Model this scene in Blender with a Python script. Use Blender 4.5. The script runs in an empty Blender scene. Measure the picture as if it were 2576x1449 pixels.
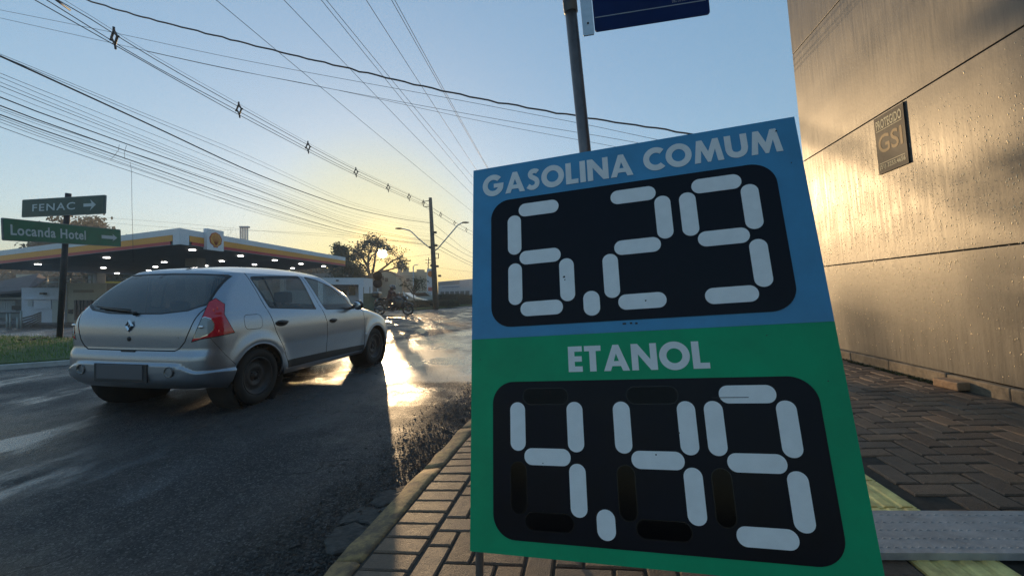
import bpy, bmesh, math, random
import numpy as np
from mathutils import Vector, Matrix

random.seed(7)
rng = np.random.default_rng(11)
sc = bpy.context.scene
COL = sc.collection
R = math.radians

# ------------------------------------------------------------------ camera
FPX, HU, HV, CZ = 1030.0, 1288.0, 740.0, 1.185      # focal length, vanishing point of the view axis, eye height
cam = bpy.data.objects.new('camera', bpy.data.cameras.new('camera'))
COL.objects.link(cam)
cam.location = (0, 0, CZ)
cam.rotation_euler = (math.pi / 2, 0, 0)
cam.data.lens = 36 * FPX / 2576
cam.data.shift_y = (HV - 724.5) / 2576
cam.data.clip_start = 0.05
cam.data.clip_end = 3000
sc.camera = cam

# ------------------------------------------------------------------ sky, sun, exposure
SUN_AZ, SUN_EL = math.atan2(962 - HU, FPX), math.atan2(740 - 637, math.hypot(FPX, 962 - HU))
sun_dir = Vector((math.sin(SUN_AZ) * math.cos(SUN_EL), math.cos(SUN_AZ) * math.cos(SUN_EL), math.sin(SUN_EL)))
world = bpy.data.worlds.new('World')
sc.world = world
world.use_nodes = True
wt = world.node_tree
bg = wt.nodes['Background']
sky = wt.nodes.new('ShaderNodeTexSky')
sky.sky_type = 'NISHITA'
sky.sun_disc = False
sky.sun_elevation = SUN_EL
sky.sun_rotation = SUN_AZ
sky.air_density, sky.dust_density, sky.ozone_density = 1.0, 0.5, 2.2
gam = wt.nodes.new('ShaderNodeGamma'); gam.inputs[1].default_value = 0.42
sat = wt.nodes.new('ShaderNodeHueSaturation'); sat.inputs['Saturation'].default_value = 1.58
tint = wt.nodes.new('ShaderNodeMixRGB'); tint.blend_type = 'MULTIPLY'; tint.inputs[0].default_value = 1
tint.inputs[2].default_value = (0.86, 0.96, 1.05, 1)
wt.links.new(sky.outputs[0], gam.inputs[0])
wt.links.new(gam.outputs[0], sat.inputs['Color'])
wt.links.new(sat.outputs[0], tint.inputs[1])
# the visible disc of the low sun, with the narrow aureole that surrounds it
tc = wt.nodes.new('ShaderNodeTexCoord')
dot = wt.nodes.new('ShaderNodeVectorMath'); dot.operation = 'DOT_PRODUCT'; dot.inputs[1].default_value = sun_dir
nrm = wt.nodes.new('ShaderNodeVectorMath'); nrm.operation = 'NORMALIZE'
wt.links.new(tc.outputs['Generated'], nrm.inputs[0]); wt.links.new(nrm.outputs[0], dot.inputs[0])
mr = wt.nodes.new('ShaderNodeMapRange'); mr.interpolation_type = 'SMOOTHERSTEP'
mr.inputs['From Min'].default_value = math.cos(R(0.85)); mr.inputs['From Max'].default_value = math.cos(R(0.30))
wt.links.new(dot.outputs['Value'], mr.inputs[0])
discmix = wt.nodes.new('ShaderNodeMixRGB'); discmix.blend_type = 'ADD'
discmix.inputs[2].default_value = (60, 50, 30, 1)
au = wt.nodes.new('ShaderNodeMapRange'); au.interpolation_type = 'SMOOTHSTEP'
au.inputs['From Min'].default_value = math.cos(R(17)); au.inputs['From Max'].default_value = math.cos(R(1)); au.inputs['To Max'].default_value = 0.8
wt.links.new(dot.outputs['Value'], au.inputs[0])
warm = wt.nodes.new('ShaderNodeMixRGB'); warm.blend_type = 'MULTIPLY'; warm.inputs[2].default_value = (1.0, 0.92, 0.60, 1)
wt.links.new(au.outputs[0], warm.inputs[0]); wt.links.new(tint.outputs[0], warm.inputs[1])
pw = wt.nodes.new('ShaderNodeMath'); pw.operation = 'POWER'; pw.inputs[1].default_value = 3.0; wt.links.new(mr.outputs[0], pw.inputs[0])
wt.links.new(pw.outputs[0], discmix.inputs[0]); wt.links.new(warm.outputs[0], discmix.inputs[1])
gl_ = wt.nodes.new('ShaderNodeMapRange'); gl_.interpolation_type = 'SMOOTHERSTEP'
gl_.inputs['From Min'].default_value = math.cos(R(5.5)); gl_.inputs['From Max'].default_value = 1.0
wt.links.new(dot.outputs['Value'], gl_.inputs[0])
glow = wt.nodes.new('ShaderNodeMixRGB'); glow.blend_type = 'ADD'; glow.inputs[2].default_value = (1.6, 0.75, 0.08, 1)
wt.links.new(gl_.outputs[0], glow.inputs[0]); wt.links.new(discmix.outputs[0], glow.inputs[1]); wt.links.new(glow.outputs[0], bg.inputs[0])
bg.inputs[1].default_value = 0.14
sun = bpy.data.objects.new('sun', bpy.data.lights.new('sun', 'SUN'))
COL.objects.link(sun)
sun.data.energy = 2.0
sun.data.angle = R(0.5)
sun.data.color = (1.0, 0.68, 0.36)
sun.rotation_euler = sun_dir.to_track_quat('Z', 'Y').to_euler()
vs = sc.view_settings
vs.view_transform = 'Standard'; vs.look = 'None'; vs.gamma = 1; vs.use_curve_mapping = False
vs.exposure = 1.68
sc.cycles.max_bounces = 8
sc.cycles.use_denoising = True
sc.cycles.denoiser = 'OPENIMAGEDENOISE'
sc.cycles.denoising_input_passes = 'RGB_ALBEDO_NORMAL'
sc.cycles.denoising_prefilter = 'NONE'
sc.cycles.transparent_max_bounces = 16
sc.cycles.sample_clamp_indirect = 6
sc.cycles.caustics_reflective = False
sc.cycles.caustics_refractive = False

# ------------------------------------------------------------------ helpers
def P(u, v, Y):                       # world point at depth Y
    return Vector(((u - HU) / FPX * Y, Y, CZ - (v - HV) / FPX * Y))

def tag(o, label=None, cat=None, group=None, kind=None):
    if label: o['label'] = label
    if cat: o['category'] = cat
    if group: o['group'] = group
    if kind: o['kind'] = kind
    return o

def empty(name, loc=(0, 0, 0), M=None):
    o = bpy.data.objects.new(name, None)
    o.empty_display_size = 0.2
    if M is not None: o.matrix_world = M
    else: o.location = loc
    COL.objects.link(o)
    return o

def link(name, me, parent=None):
    o = bpy.data.objects.new(name, me)
    COL.objects.link(o)
    if parent is not None: o.parent = parent
    return o

class MB:
    """collects shapes, builds ONE mesh object"""
    def __init__(s): s.v, s.f, s.m, s.sm = [], [], [], []
    def add(s, vs, fs, mi=0, smooth=False):
        b = len(s.v)
        s.v += [tuple(x) for x in vs]
        s.f += [[i + b for i in f] for f in fs]
        s.m += [mi] * len(fs); s.sm += [smooth] * len(fs)
    def box(s, c, size, M=None, mi=0, bev=0.0):
        x, y, z = size[0] / 2, size[1] / 2, size[2] / 2
        if bev <= 0:
            vs = [Vector((a * x, b * y, d * z)) for a in (-1, 1) for b in (-1, 1) for d in (-1, 1)]
            fs = [(0, 1, 3, 2), (4, 6, 7, 5), (0, 4, 5, 1), (2, 3, 7, 6), (0, 2, 6, 4), (1, 5, 7, 3)]
        else:
            bm = bmesh.new(); bmesh.ops.create_cube(bm, size=1)
            for vv in bm.verts: vv.co = Vector((vv.co.x * 2 * x, vv.co.y * 2 * y, vv.co.z * 2 * z))
            bmesh.ops.bevel(bm, geom=bm.edges[:], offset=bev, segments=2, affect='EDGES', profile=0.5)
            bm.verts.index_update()
            vs = [vv.co.copy() for vv in bm.verts]; fs = [[q.index for q in f.verts] for f in bm.faces]; bm.free()
        c = Vector(c)
        vs = [(M @ p if M is not None else p) + c for p in vs]
        s.add(vs, fs, mi)
    def tube(s, pts, r, n=8, mi=0, cap=True, smooth=True):
        pts = [Vector(p) for p in pts]
        k = len(pts)
        rs = r if isinstance(r, (list, tuple)) else [r] * k
        vs, fs = [], []
        up = None
        for i, p in enumerate(pts):
            d = (pts[min(i + 1, k - 1)] - pts[max(i - 1, 0)])
            d = d.normalized() if d.length > 1e-9 else Vector((0, 0, 1))
            if up is None:
                up = d.orthogonal().normalized()
            else:
                up = up - d * up.dot(d)
                up = up.normalized() if up.length > 1e-6 else d.orthogonal().normalized()
            w = d.cross(up)
            for j in range(n):
                a = 2 * math.pi * j / n
                vs.append(p + (up * math.cos(a) + w * math.sin(a)) * rs[i])
        for i in range(k - 1):
            for j in range(n):
                fs.append((i * n + j, i * n + (j + 1) % n, (i + 1) * n + (j + 1) % n, (i + 1) * n + j))
        if cap:
            fs.append(tuple(range(n - 1, -1, -1))); fs.append(tuple((k - 1) * n + j for j in range(n)))
        s.add(vs, fs, mi, smooth)
    def lathe(s, prof, M, n=32, mi=0, smooth=True):      # prof: (radius, height along local x)
        vs, fs = [], []
        for (r, h) in prof:
            for j in range(n):
                a = 2 * math.pi * j / n
                vs.append(M @ Vector((h, r * math.cos(a), r * math.sin(a))))
        for i in range(len(prof) - 1):
            for j in range(n):
                fs.append((i * n + j, (i + 1) * n + j, (i + 1) * n + (j + 1) % n, i * n + (j + 1) % n))
        s.add(vs, fs, mi, smooth)
    def prism(s, poly, M, d0, d1, mi=0):                 # outline in local xy, extruded along local z
        n = len(poly)
        vs = [M @ Vector((x, y, d0)) for x, y in poly] + [M @ Vector((x, y, d1)) for x, y in poly]
        fs = [tuple(range(n - 1, -1, -1)), tuple(range(n, 2 * n))]
        fs += [(i, (i + 1) % n, n + (i + 1) % n, n + i) for i in range(n)]
        s.add(vs, fs, mi)
    def sphere(s, c, r, n=12, k=8, mi=0, M=None):
        c = Vector(c); rr = Vector(r) if not isinstance(r, (int, float)) else Vector((r, r, r))
        vs, fs = [], []
        for i in range(k + 1):
            t = math.pi * i / k
            for j in range(n):
                a = 2 * math.pi * j / n
                p = Vector((rr.x * math.sin(t) * math.cos(a), rr.y * math.sin(t) * math.sin(a), rr.z * math.cos(t)))
                vs.append((M @ p if M is not None else p) + c)
        for i in range(k):
            for j in range(n):
                fs.append((i * n + j, (i + 1) * n + j, (i + 1) * n + (j + 1) % n, i * n + (j + 1) % n))
        s.add(vs, fs, mi, True)
    def mesh(s, name, mats):
        me = bpy.data.meshes.new(name)
        me.from_pydata(s.v, [], s.f)
        for m in (mats if isinstance(mats, (list, tuple)) else [mats]): me.materials.append(m)
        me.polygons.foreach_set('material_index', s.m)
        me.polygons.foreach_set('use_smooth', s.sm)
        me.update()
        return me
    def build(s, name, mats, parent=None):
        return link(name, s.mesh(name, mats), parent)

def ccw(poly):
    a = sum(poly[i][0] * poly[(i + 1) % len(poly)][1] - poly[(i + 1) % len(poly)][0] * poly[i][1] for i in range(len(poly)))
    return poly if a > 0 else poly[::-1]
def quad_obj(name, pts, m, parent=None, th=0.0):
    mb = MB()
    pts = [Vector(p) for p in pts]
    if th:
        nn = (pts[1] - pts[0]).cross(pts[-1] - pts[0]).normalized() * th
        n = len(pts)
        mb.add(pts + [p - nn for p in pts], [tuple(range(n)), tuple(range(2 * n - 1, n - 1, -1))] + [((i + 1) % n, i, n + i, n + (i + 1) % n) for i in range(n)])
    else:
        mb.add(pts, [tuple(range(len(pts)))])
    return mb.build(name, m, parent)

# ------------------------------------------------------------------ materials
def nodes(m): return m.node_tree.nodes, m.node_tree.links
def M(name, col, rough=0.5, metal=0.0, var=0.0, vscale=8.0, bump=0.0, bscale=40.0, coat=0.0, spec=0.5, coords='Object', rvar=0.0, stretch=None, emit=None, alpha=None):
    m = bpy.data.materials.new(name); m.use_nodes = True
    N, L = nodes(m)
    b = N['Principled BSDF']
    b.inputs['Base Color'].default_value = (*col, 1)
    b.inputs['Roughness'].default_value = rough
    b.inputs['Metallic'].default_value = metal
    b.inputs['Specular IOR Level'].default_value = spec
    b.inputs['Coat Weight'].default_value = coat
    b.inputs['Coat Roughness'].default_value = 0.08
    if emit:
        b.inputs['Emission Color'].default_value = (*emit[0], 1); b.inputs['Emission Strength'].default_value = emit[1]
    if var or bump or rvar:
        tcn = N.new('ShaderNodeTexCoord')
        src = tcn.outputs['Object']
        if stretch:
            mp = N.new('ShaderNodeMapping'); mp.inputs['Scale'].default_value = stretch
            L.new(src, mp.inputs[0]); src = mp.outputs[0]
        if var or rvar:
            nz = N.new('ShaderNodeTexNoise'); nz.inputs['Scale'].default_value = vscale; nz.inputs['Detail'].default_value = 6
            nz.inputs['Roughness'].default_value = 0.65
            L.new(src, nz.inputs['Vector'])
        if var:
            rp = N.new('ShaderNodeValToRGB')
            rp.color_ramp.elements[0].position = 0.3; rp.color_ramp.elements[1].position = 0.7
            rp.color_ramp.elements[0].color = (*[c * (1 - var) for c in col], 1)
            rp.color_ramp.elements[1].color = (*[min(1, c * (1 + var)) for c in col], 1)
            L.new(nz.outputs['Fac'], rp.inputs[0]); L.new(rp.outputs[0], b.inputs['Base Color'])
        if rvar:
            mrn = N.new('ShaderNodeMapRange'); mrn.inputs['From Min'].default_value = 0.3; mrn.inputs['From Max'].default_value = 0.7
            mrn.inputs['To Min'].default_value = max(0.02, rough - rvar); mrn.inputs['To Max'].default_value = min(1, rough + rvar)
            L.new(nz.outputs['Fac'], mrn.inputs[0]); L.new(mrn.outputs[0], b.inputs['Roughness'])
        if bump:
            n2 = N.new('ShaderNodeTexNoise'); n2.inputs['Scale'].default_value = bscale; n2.inputs['Detail'].default_value = 5
            L.new(src, n2.inputs['Vector'])
            bp = N.new('ShaderNodeBump'); bp.inputs['Strength'].default_value = bump; bp.inputs['Distance'].default_value = 0.01
            L.new(n2.outputs['Fac'], bp.inputs['Height']); L.new(bp.outputs[0], b.inputs['Normal'])
    return m

def glass_mat(name, tintc, refl=1.0, f0=0.045):
    m = bpy.data.materials.new(name); m.use_nodes = True
    N, L = nodes(m)
    N.remove(N['Principled BSDF'])
    tr = N.new('ShaderNodeBsdfTransparent'); tr.inputs[0].default_value = (*tintc, 1)
    gl = N.new('ShaderNodeBsdfGlossy'); gl.inputs['Roughness'].default_value = 0.02; gl.inputs[0].default_value = (refl, refl, refl, 1)
    g_ = N.new('ShaderNodeNewGeometry'); dt = N.new('ShaderNodeVectorMath'); dt.operation = 'DOT_PRODUCT'
    L.new(g_.outputs['Incoming'], dt.inputs[0])
    def mth(op, a, c):
        n = N.new('ShaderNodeMath'); n.operation = op
        for i, q in enumerate((a, c)):
            if isinstance(q, (int, float)): n.inputs[i].default_value = q
            else: L.new(q, n.inputs[i])
        return n.outputs[0]
    ab = N.new('ShaderNodeMath'); ab.operation = 'ABSOLUTE'; L.new(dt.outputs['Value'], ab.inputs[0])
    fr_out = mth('ADD', mth('MULTIPLY', mth('POWER', mth('SUBTRACT', 1.0, ab.outputs[0]), 5.0), 1.0 - f0), f0)
    mx = N.new('ShaderNodeMixShader')
    nz = N.new('ShaderNodeTexNoise'); nz.inputs['Scale'].default_value = 55; nz.inputs['Detail'].default_value = 3
    bp = N.new('ShaderNodeBump'); bp.inputs['Strength'].default_value = 0.04; bp.inputs['Distance'].default_value = 0.004
    tcn = N.new('ShaderNodeTexCoord'); L.new(tcn.outputs['Object'], nz.inputs['Vector'])
    L.new(nz.outputs['Fac'], bp.inputs['Height']); L.new(bp.outputs[0], gl.inputs['Normal']); L.new(bp.outputs[0], dt.inputs[1])
    L.new(fr_out, mx.inputs[0]); L.new(tr.outputs[0], mx.inputs[1]); L.new(gl.outputs[0], mx.inputs[2])
    L.new(mx.outputs[0], N['Material Output'].inputs[0])
    return m

BLACK = M('black_plastic', (0.012, 0.012, 0.014), 0.45)
RUBBER = M('rubber', (0.016, 0.016, 0.017), 0.75, var=0.3, vscale=20)
DARKMET = M('dark_metal', (0.05, 0.05, 0.055), 0.45, 0.6, var=0.3, vscale=10)
STEEL = M('galvanised_steel', (0.42, 0.46, 0.50), 0.42, 0.85, var=0.2, vscale=14, rvar=0.1)
WHITE = M('white_paint', (0.78, 0.79, 0.80), 0.5, var=0.06, vscale=3)
CABLE = M('cable_black', (0.02, 0.02, 0.022), 0.55)
CABLEG = M('cable_grey', (0.10, 0.10, 0.10), 0.6, 0.0, spec=.3)
# ------------------------------------------------------------------ ground, road
def zg(X, Y):
    t = min(1.0, max(0.0, (-X - 12) / 26.0))
    return -1.5 * t * t * (3 - 2 * t)

def asphalt():
    m = bpy.data.materials.new('wet_asphalt'); m.use_nodes = True
    N, L = nodes(m); b = N['Principled BSDF']
    geo = N.new('ShaderNodeNewGeometry'); pos = geo.outputs['Position']
    sep = N.new('ShaderNodeSeparateXYZ'); L.new(pos, sep.inputs[0])
    def math_(op, a, c=None, d=None):
        n = N.new('ShaderNodeMath'); n.operation = op
        for i, q in enumerate((a, c, d)):
            if q is None: continue
            if isinstance(q, (int, float)): n.inputs[i].default_value = q
            else: L.new(q, n.inputs[i])
        return n.outputs[0]
    def noise(scale, det=6, rough=0.6, vec=pos):
        n = N.new('ShaderNodeTexNoise'); n.inputs['Scale'].default_value = scale; n.inputs['Detail'].default_value = det
        n.inputs['Roughness'].default_value = rough; L.new(vec, n.inputs['Vector']); return n.outputs['Fac']
    def rng_(x, a, c, lo=0.0, hi=1.0, smooth=True):
        n = N.new('ShaderNodeMapRange'); n.interpolation_type = 'SMOOTHSTEP' if smooth else 'LINEAR'
        L.new(x, n.inputs[0])
        for i, q in enumerate((a, c, lo, hi)): n.inputs[i + 1].default_value = q
        return n.outputs[0]
    def mixc(f, a, c):
        n = N.new('ShaderNodeMixRGB')
        L.new(f, n.inputs[0])
        for i, q in ((1, a), (2, c)):
            if isinstance(q, tuple): n.inputs[i].default_value = (*q, 1)
            else: L.new(q, n.inputs[i])
        return n.outputs[0]
    X, Yc = sep.outputs[0], sep.outputs[1]
    wob = math_('MULTIPLY', math_('SUBTRACT', noise(1.7, 5), 0.5), 0.9)
    # worn smooth crossing strip: between Y=5.6 and an oblique far edge
    near = rng_(math_('ADD', Yc, wob), 5.35, 5.75)
    dfar = math_('ADD', math_('SUBTRACT', math_('MULTIPLY', X, 0.945), math_('MULTIPLY', Yc, 0.326)), 0.945 * 3.0 + 0.326 * 9.53)
    far = rng_(math_('ADD', dfar, math_('MULTIPLY', wob, 0.5)), -0.1, 0.12)
    strip = math_('MULTIPLY', near, far)
    # gutter: broken coarse surface along the kerb
    tt = math_('SUBTRACT', math_('MULTIPLY', X, 0.983), math_('MULTIPLY', Yc, 0.183))
    gut = rng_(math_('ADD', tt, math_('MULTIPLY', wob, 0.45)), -1.75, -1.35)
    gut = math_('MULTIPLY', gut, math_('SUBTRACT', 1.0, strip))
    # streaked direction along the road
    mp = N.new('ShaderNodeMapping'); mp.inputs['Rotation'].default_value = (0, 0, R(10.6)); mp.inputs['Scale'].default_value = (1.3, 0.45, 1)
    L.new(pos, mp.inputs[0])
    streak = noise(1.6, 6, 0.6, mp.outputs[0])
    blot = noise(0.55, 6, 0.6)
    fine = noise(90, 3, 0.7)
    vor = N.new('ShaderNodeTexVoronoi'); vor.inputs['Scale'].default_value = 120; L.new(pos, vor.inputs['Vector'])
    vor2 = N.new('ShaderNodeTexVoronoi'); vor2.inputs['Scale'].default_value = 38; L.new(pos, vor2.inputs['Vector'])
    base = mixc(rng_(streak, 0.3, 0.7), (0.020, 0.021, 0.024), (0.046, 0.047, 0.051))
    base = mixc(rng_(blot, 0.42, 0.7, 0, 0.5), base, (0.075, 0.072, 0.068))
    base = mixc(strip, base, mixc(rng_(streak, 0.3, 0.7), (0.055, 0.055, 0.055), (0.10, 0.095, 0.088)))
    gcol = mixc(rng_(vor2.outputs['Distance'], 0.1, 0.7), (0.115, 0.105, 0.092), (0.02, 0.019, 0.018))
    base = mixc(math_('MULTIPLY', gut, rng_(noise(3.2), 0.35, 0.6)), base, gcol)
    grain = N.new('ShaderNodeSeparateColor'); L.new(vor.outputs['Color'], grain.inputs[0])
    base = mixc(math_('MULTIPLY', rng_(grain.outputs[0], 0.66, 1.0, 0, 0.75), math_('SUBTRACT', 1.0, math_('MULTIPLY', strip, 0.7))), base, (0.19, 0.185, 0.18))
    g2 = N.new('ShaderNodeSeparateColor'); L.new(vor2.outputs['Color'], g2.inputs[0])
    base = mixc(rng_(g2.outputs[0], 0.75, 0.95, 0, 0.35), base, (0.13, 0.12, 0.11))
    base = mixc(rng_(grain.outputs[1], 0.5, 1.0, 0, 0.8), base, (0.008, 0.008, 0.009))
    # cracks
    vc = N.new('ShaderNodeTexVoronoi'); vc.feature = 'DISTANCE_TO_EDGE'; vc.inputs['Scale'].default_value = 0.8
    wv = N.new('ShaderNodeVectorMath'); wv.operation = 'ADD'
    nzc = N.new('ShaderNodeTexNoise'); nzc.inputs['Scale'].default_value = 2.5; nzc.inputs['Detail'].default_value = 5; L.new(pos, nzc.inputs['Vector'])
    L.new(pos, wv.inputs[0]); L.new(nzc.outputs['Color'], wv.inputs[1]); L.new(wv.outputs[0], vc.inputs['Vector'])
    crack = math_('MULTIPLY', rng_(vc.outputs['Distance'], 0.004, 0.014, 1, 0), rng_(noise(0.9), 0.5, 0.6))
    base = mixc(crack, base, (0.012, 0.012, 0.012))
    L.new(base, b.inputs['Base Color'])
    wet = rng_(math_('ADD', math_('MULTIPLY', blot, 0.75), math_('MULTIPLY', streak, 0.25)), 0.40, 0.62)
    rough = math_('ADD', rng_(wet, 0, 1, 0.66, 0.26), math_('MULTIPLY', gut, 0.2))
    rough = math_('SUBTRACT', rough, math_('MULTIPLY', strip, 0.10))
    rough = math_('ADD', rough, math_('MULTIPLY', math_('SUBTRACT', fine, 0.5), 0.15))
    L.new(rough, b.inputs['Roughness'])
    h = math_('ADD', math_('MULTIPLY', vor.outputs['Distance'], 0.30), math_('MULTIPLY', noise(42, 8, 0.85), 1.9))
    h = math_('ADD', h, math_('MULTIPLY', math_('MULTIPLY', vor2.outputs['Distance'], gut), 1.6))
    h = math_('SUBTRACT', h, math_('MULTIPLY', crack, 2.5))
    amp = math_('ADD', math_('SUBTRACT', 0.85, math_('MULTIPLY', strip, 0.52)), math_('MULTIPLY', gut, 0.3))
    bp = N.new('ShaderNodeBump'); bp.inputs['Distance'].default_value = 0.010
    L.new(amp, bp.inputs['Strength']); L.new(h, bp.inputs['Height']); L.new(bp.outputs[0], b.inputs['Normal'])
    L.new(rng_(strip, 0, 1, 0.30, 0.75, False), b.inputs['Specular IOR Level'])
    left = rng_(X, -1.6, -3.0)
    wetp = math_('MULTIPLY', math_('MULTIPLY', rng_(noise(1.15, 5, 0.55, mp.outputs[0]), 0.52, 0.62), left), math_('SUBTRACT', 1.0, strip))
    film = math_('MAXIMUM', math_('MULTIPLY', strip, rng_(streak, 0.30, 0.55, 0.22, 0.68)), math_('MULTIPLY', wetp, 0.9))
    L.new(film, b.inputs['Coat Weight']); b.inputs['Coat Roughness'].default_value = 0.23; b.inputs['Coat IOR'].default_value = 2.0
    bp2 = N.new('ShaderNodeBump'); bp2.inputs['Distance'].default_value = 0.004; bp2.inputs['Strength'].default_value = 0.22
    L.new(h, bp2.inputs['Height']); L.new(bp2.outputs[0], b.inputs['Coat Normal'])
    return m
ASPH = asphalt()
# sheet: fine near, reaching the horizon
xs = [-330, -200, -120, -70] + list(np.arange(-50, -3.9, 2.0)) + [-2, 0, 2, 4, 8, 15, 40, 120, 200, 330]
ys = [-160, -100, -60, -20, -8, -3, 0, 2, 4, 6, 8, 10, 14, 18, 24, 30, 36, 44, 55, 70, 100, 160, 240, 380]
mb = MB()
vv = [(x, y, zg(x, y) if y > -60 else 0) for y in ys for x in xs]
nx = len(xs)
mb.add(vv, [(j * nx + i, j * nx + i + 1, (j + 1) * nx + i + 1, (j + 1) * nx + i) for j in range(len(ys) - 1) for i in range(nx - 1)], 0, True)
tag(mb.build('road', ASPH), 'dark wet asphalt road with worn patches and cracks', kind='structure')

# pavement frame: s along the road, t towards the wall, n up from the paving (falls towards the road)
ES = Vector((0.183, 0.983, 0)).normalized()
_et0 = Vector((ES.y, -ES.x, 0)); PHI = math.atan(0.09)
ET = _et0 * math.cos(PHI) + Vector((0, 0, math.sin(PHI)))
EN = -_et0 * math.sin(PHI) + Vector((0, 0, math.cos(PHI)))
PO = Vector((0, 0, 0.178))
def S(s, t, n=0.0): return PO + ES * s + ET * t + EN * n
MS = Matrix((( ET.x, ES.x, EN.x, PO.x), (ET.y, ES.y, EN.y, PO.y), (ET.z, ES.z, EN.z, PO.z), (0, 0, 0, 1)))   # local (t, s, n)
def px(p): return (HU + p.x / p.y * FPX, HV - (p.z - CZ) / p.y * FPX)

JOINT = M('joint_soil', (0.045, 0.038, 0.030), 0.95, var=0.4, vscale=30)
def brick_mat(name, island):
    m = bpy.data.materials.new(name); m.use_nodes = True
    N, L = nodes(m); b = N['Principled BSDF']
    if island:
        src = N.new('ShaderNodeNewGeometry').outputs['Random Per Island']
    else:
        src = N.new('ShaderNodeObjectInfo').outputs['Random']
    rp = N.new('ShaderNodeValToRGB'); rp.color_ramp.elements[0].color = (0.125, 0.078, 0.050, 1); rp.color_ramp.elements[1].color = (0.23, 0.142, 0.085, 1)
    e = rp.color_ramp.elements.new(0.5); e.color = (0.165, 0.118, 0.084, 1)
    L.new(src, rp.inputs[0])
    geo = N.new('ShaderNodeNewGeometry')
    nz = N.new('ShaderNodeTexNoise'); nz.inputs['Scale'].default_value = 26; nz.inputs['Detail'].default_value = 8; nz.inputs['Roughness'].default_value = 0.75
    L.new(geo.outputs['Position'], nz.inputs['Vector'])
    n3 = N.new('ShaderNodeTexNoise'); n3.inputs['Scale'].default_value = 3.5; n3.inputs['Detail'].default_value = 5
    L.new(geo.outputs['Position'], n3.inputs['Vector'])
    mx = N.new('ShaderNodeMixRGB'); mx.blend_type = 'OVERLAY'; mx.inputs[0].default_value = 0.75
    L.new(rp.outputs[0], mx.inputs[1]); L.new(nz.outputs['Fac'], mx.inputs[2])
    m2 = N.new('ShaderNodeMixRGB'); m2.blend_type = 'MULTIPLY'; m2.inputs[0].default_value = 0.6
    r3 = N.new('ShaderNodeValToRGB'); r3.color_ramp.elements[0].position = 0.35; r3.color_ramp.elements[1].position = 0.6
    r3.color_ramp.elements[0].color = (0.6, 0.58, 0.55, 1)
    L.new(n3.outputs['Fac'], r3.inputs[0]); L.new(mx.outputs[0], m2.inputs[1]); L.new(r3.outputs[0], m2.inputs[2])
    L.new(m2.outputs[0], b.inputs['Base Color'])
    mr_ = N.new('ShaderNodeMapRange'); mr_.inputs['To Min'].default_value = 0.45; mr_.inputs['To Max'].default_value = 0.85
    L.new(nz.outputs['Fac'], mr_.inputs[0]); L.new(mr_.outputs[0], b.inputs['Roughness'])
    n4 = N.new('ShaderNodeTexNoise'); n4.inputs['Scale'].default_value = 220; n4.inputs['Detail'].default_value = 3
    L.new(geo.outputs['Position'], n4.inputs['Vector'])
    ad = N.new('ShaderNodeMath'); ad.operation = 'ADD'; L.new(n4.outputs['Fac'], ad.inputs[0]); L.new(nz.outputs['Fac'], ad.inputs[1])
    bp = N.new('ShaderNodeBump'); bp.inputs['Strength'].default_value = 0.9; bp.inputs['Distance'].default_value = 0.006
    L.new(ad.outputs[0], bp.inputs['Height']); L.new(bp.outputs[0], b.inputs['Normal'])
    return m
BRK, BRKI = brick_mat('paver_concrete', False), brick_mat('paver_concrete_far', True)

# pavement bed, kerb
WALL_T = 2.97
mb = MB()
mb.add([S(-6, -0.93, -0.010), S(-6, WALL_T + 4, -0.010), S(40, WALL_T + 4, -0.010), S(40, -0.93, -0.010)], [(0, 1, 2, 3)])
pavement = tag(mb.build('pavement', JOINT), 'block paved pavement sloping down to the kerb', kind='structure')
KERB = bpy.data.materials.new('yellow_kerb'); KERB.use_nodes = True
N, L = nodes(KERB); b = N['Principled BSDF']
tcn = N.new('ShaderNodeNewGeometry')
nz = N.new('ShaderNodeTexNoise'); nz.inputs['Scale'].default_value = 9; nz.inputs['Detail'].default_value = 9; nz.inputs['Roughness'].default_value = 0.75
L.new(tcn.outputs['Position'], nz.inputs['Vector'])
rp = N.new('ShaderNodeValToRGB'); rp.color_ramp.elements[0].position = 0.42; rp.color_ramp.elements[1].position = 0.66
rp.color_ramp.elements[0].color = (0.14, 0.095, 0.06, 1); rp.color_ramp.elements[1].color = (0.46, 0.305, 0.12, 1)
L.new(nz.outputs['Fac'], rp.inputs[0]); L.new(rp.outputs[0], b.inputs['Base Color']); b.inputs['Roughness'].default_value = 0.8
bp = N.new('ShaderNodeBump'); bp.inputs['Strength'].default_value = 0.8; bp.inputs['Distance'].default_value = 0.015
L.new(nz.outputs['Fac'], bp.inputs['Height']); L.new(bp.outputs[0], b.inputs['Normal'])
kerb = empty('kerb'); tag(kerb, 'yellow painted worn kerb stones edging the pavement', kind='structure')
s0 = -1.0
for k in range(14):
    ln = random.uniform(0.75, 0.95)
    mb = MB()
    nseg = 9
    vsx, fsx = [], []
    for i in range(nseg + 1):
        s_ = s0 + 0.008 + (ln - 0.016) * i / nseg
        j1, j2, j3 = random.uniform(-.010, .008), random.uniform(-.010, .004), random.uniform(-.006, .006)
        prof = [(-1.055 + j1, -0.16), (-1.05 + j1, -0.022 + j2), (-1.028 + j3, 0.0 + j2), (-0.935, 0.004 + j2 * .5), (-0.915, -0.004), (-0.912, -0.05)]
        vsx += [S(s_, t, n) for t, n in prof]
    npf = 6
    for i in range(nseg):
        for j in range(npf - 1):
            fsx.append((i * npf + j, i * npf + j + 1, (i + 1) * npf + j + 1, (i + 1) * npf + j))
    fsx += [tuple(range(npf - 1, -1, -1)), tuple(nseg * npf + j for j in range(npf))]
    mb.add(vsx, fsx, 0, True)
    mb.build('kerb_stone', KERB, kerb)
    s0 += ln

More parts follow.
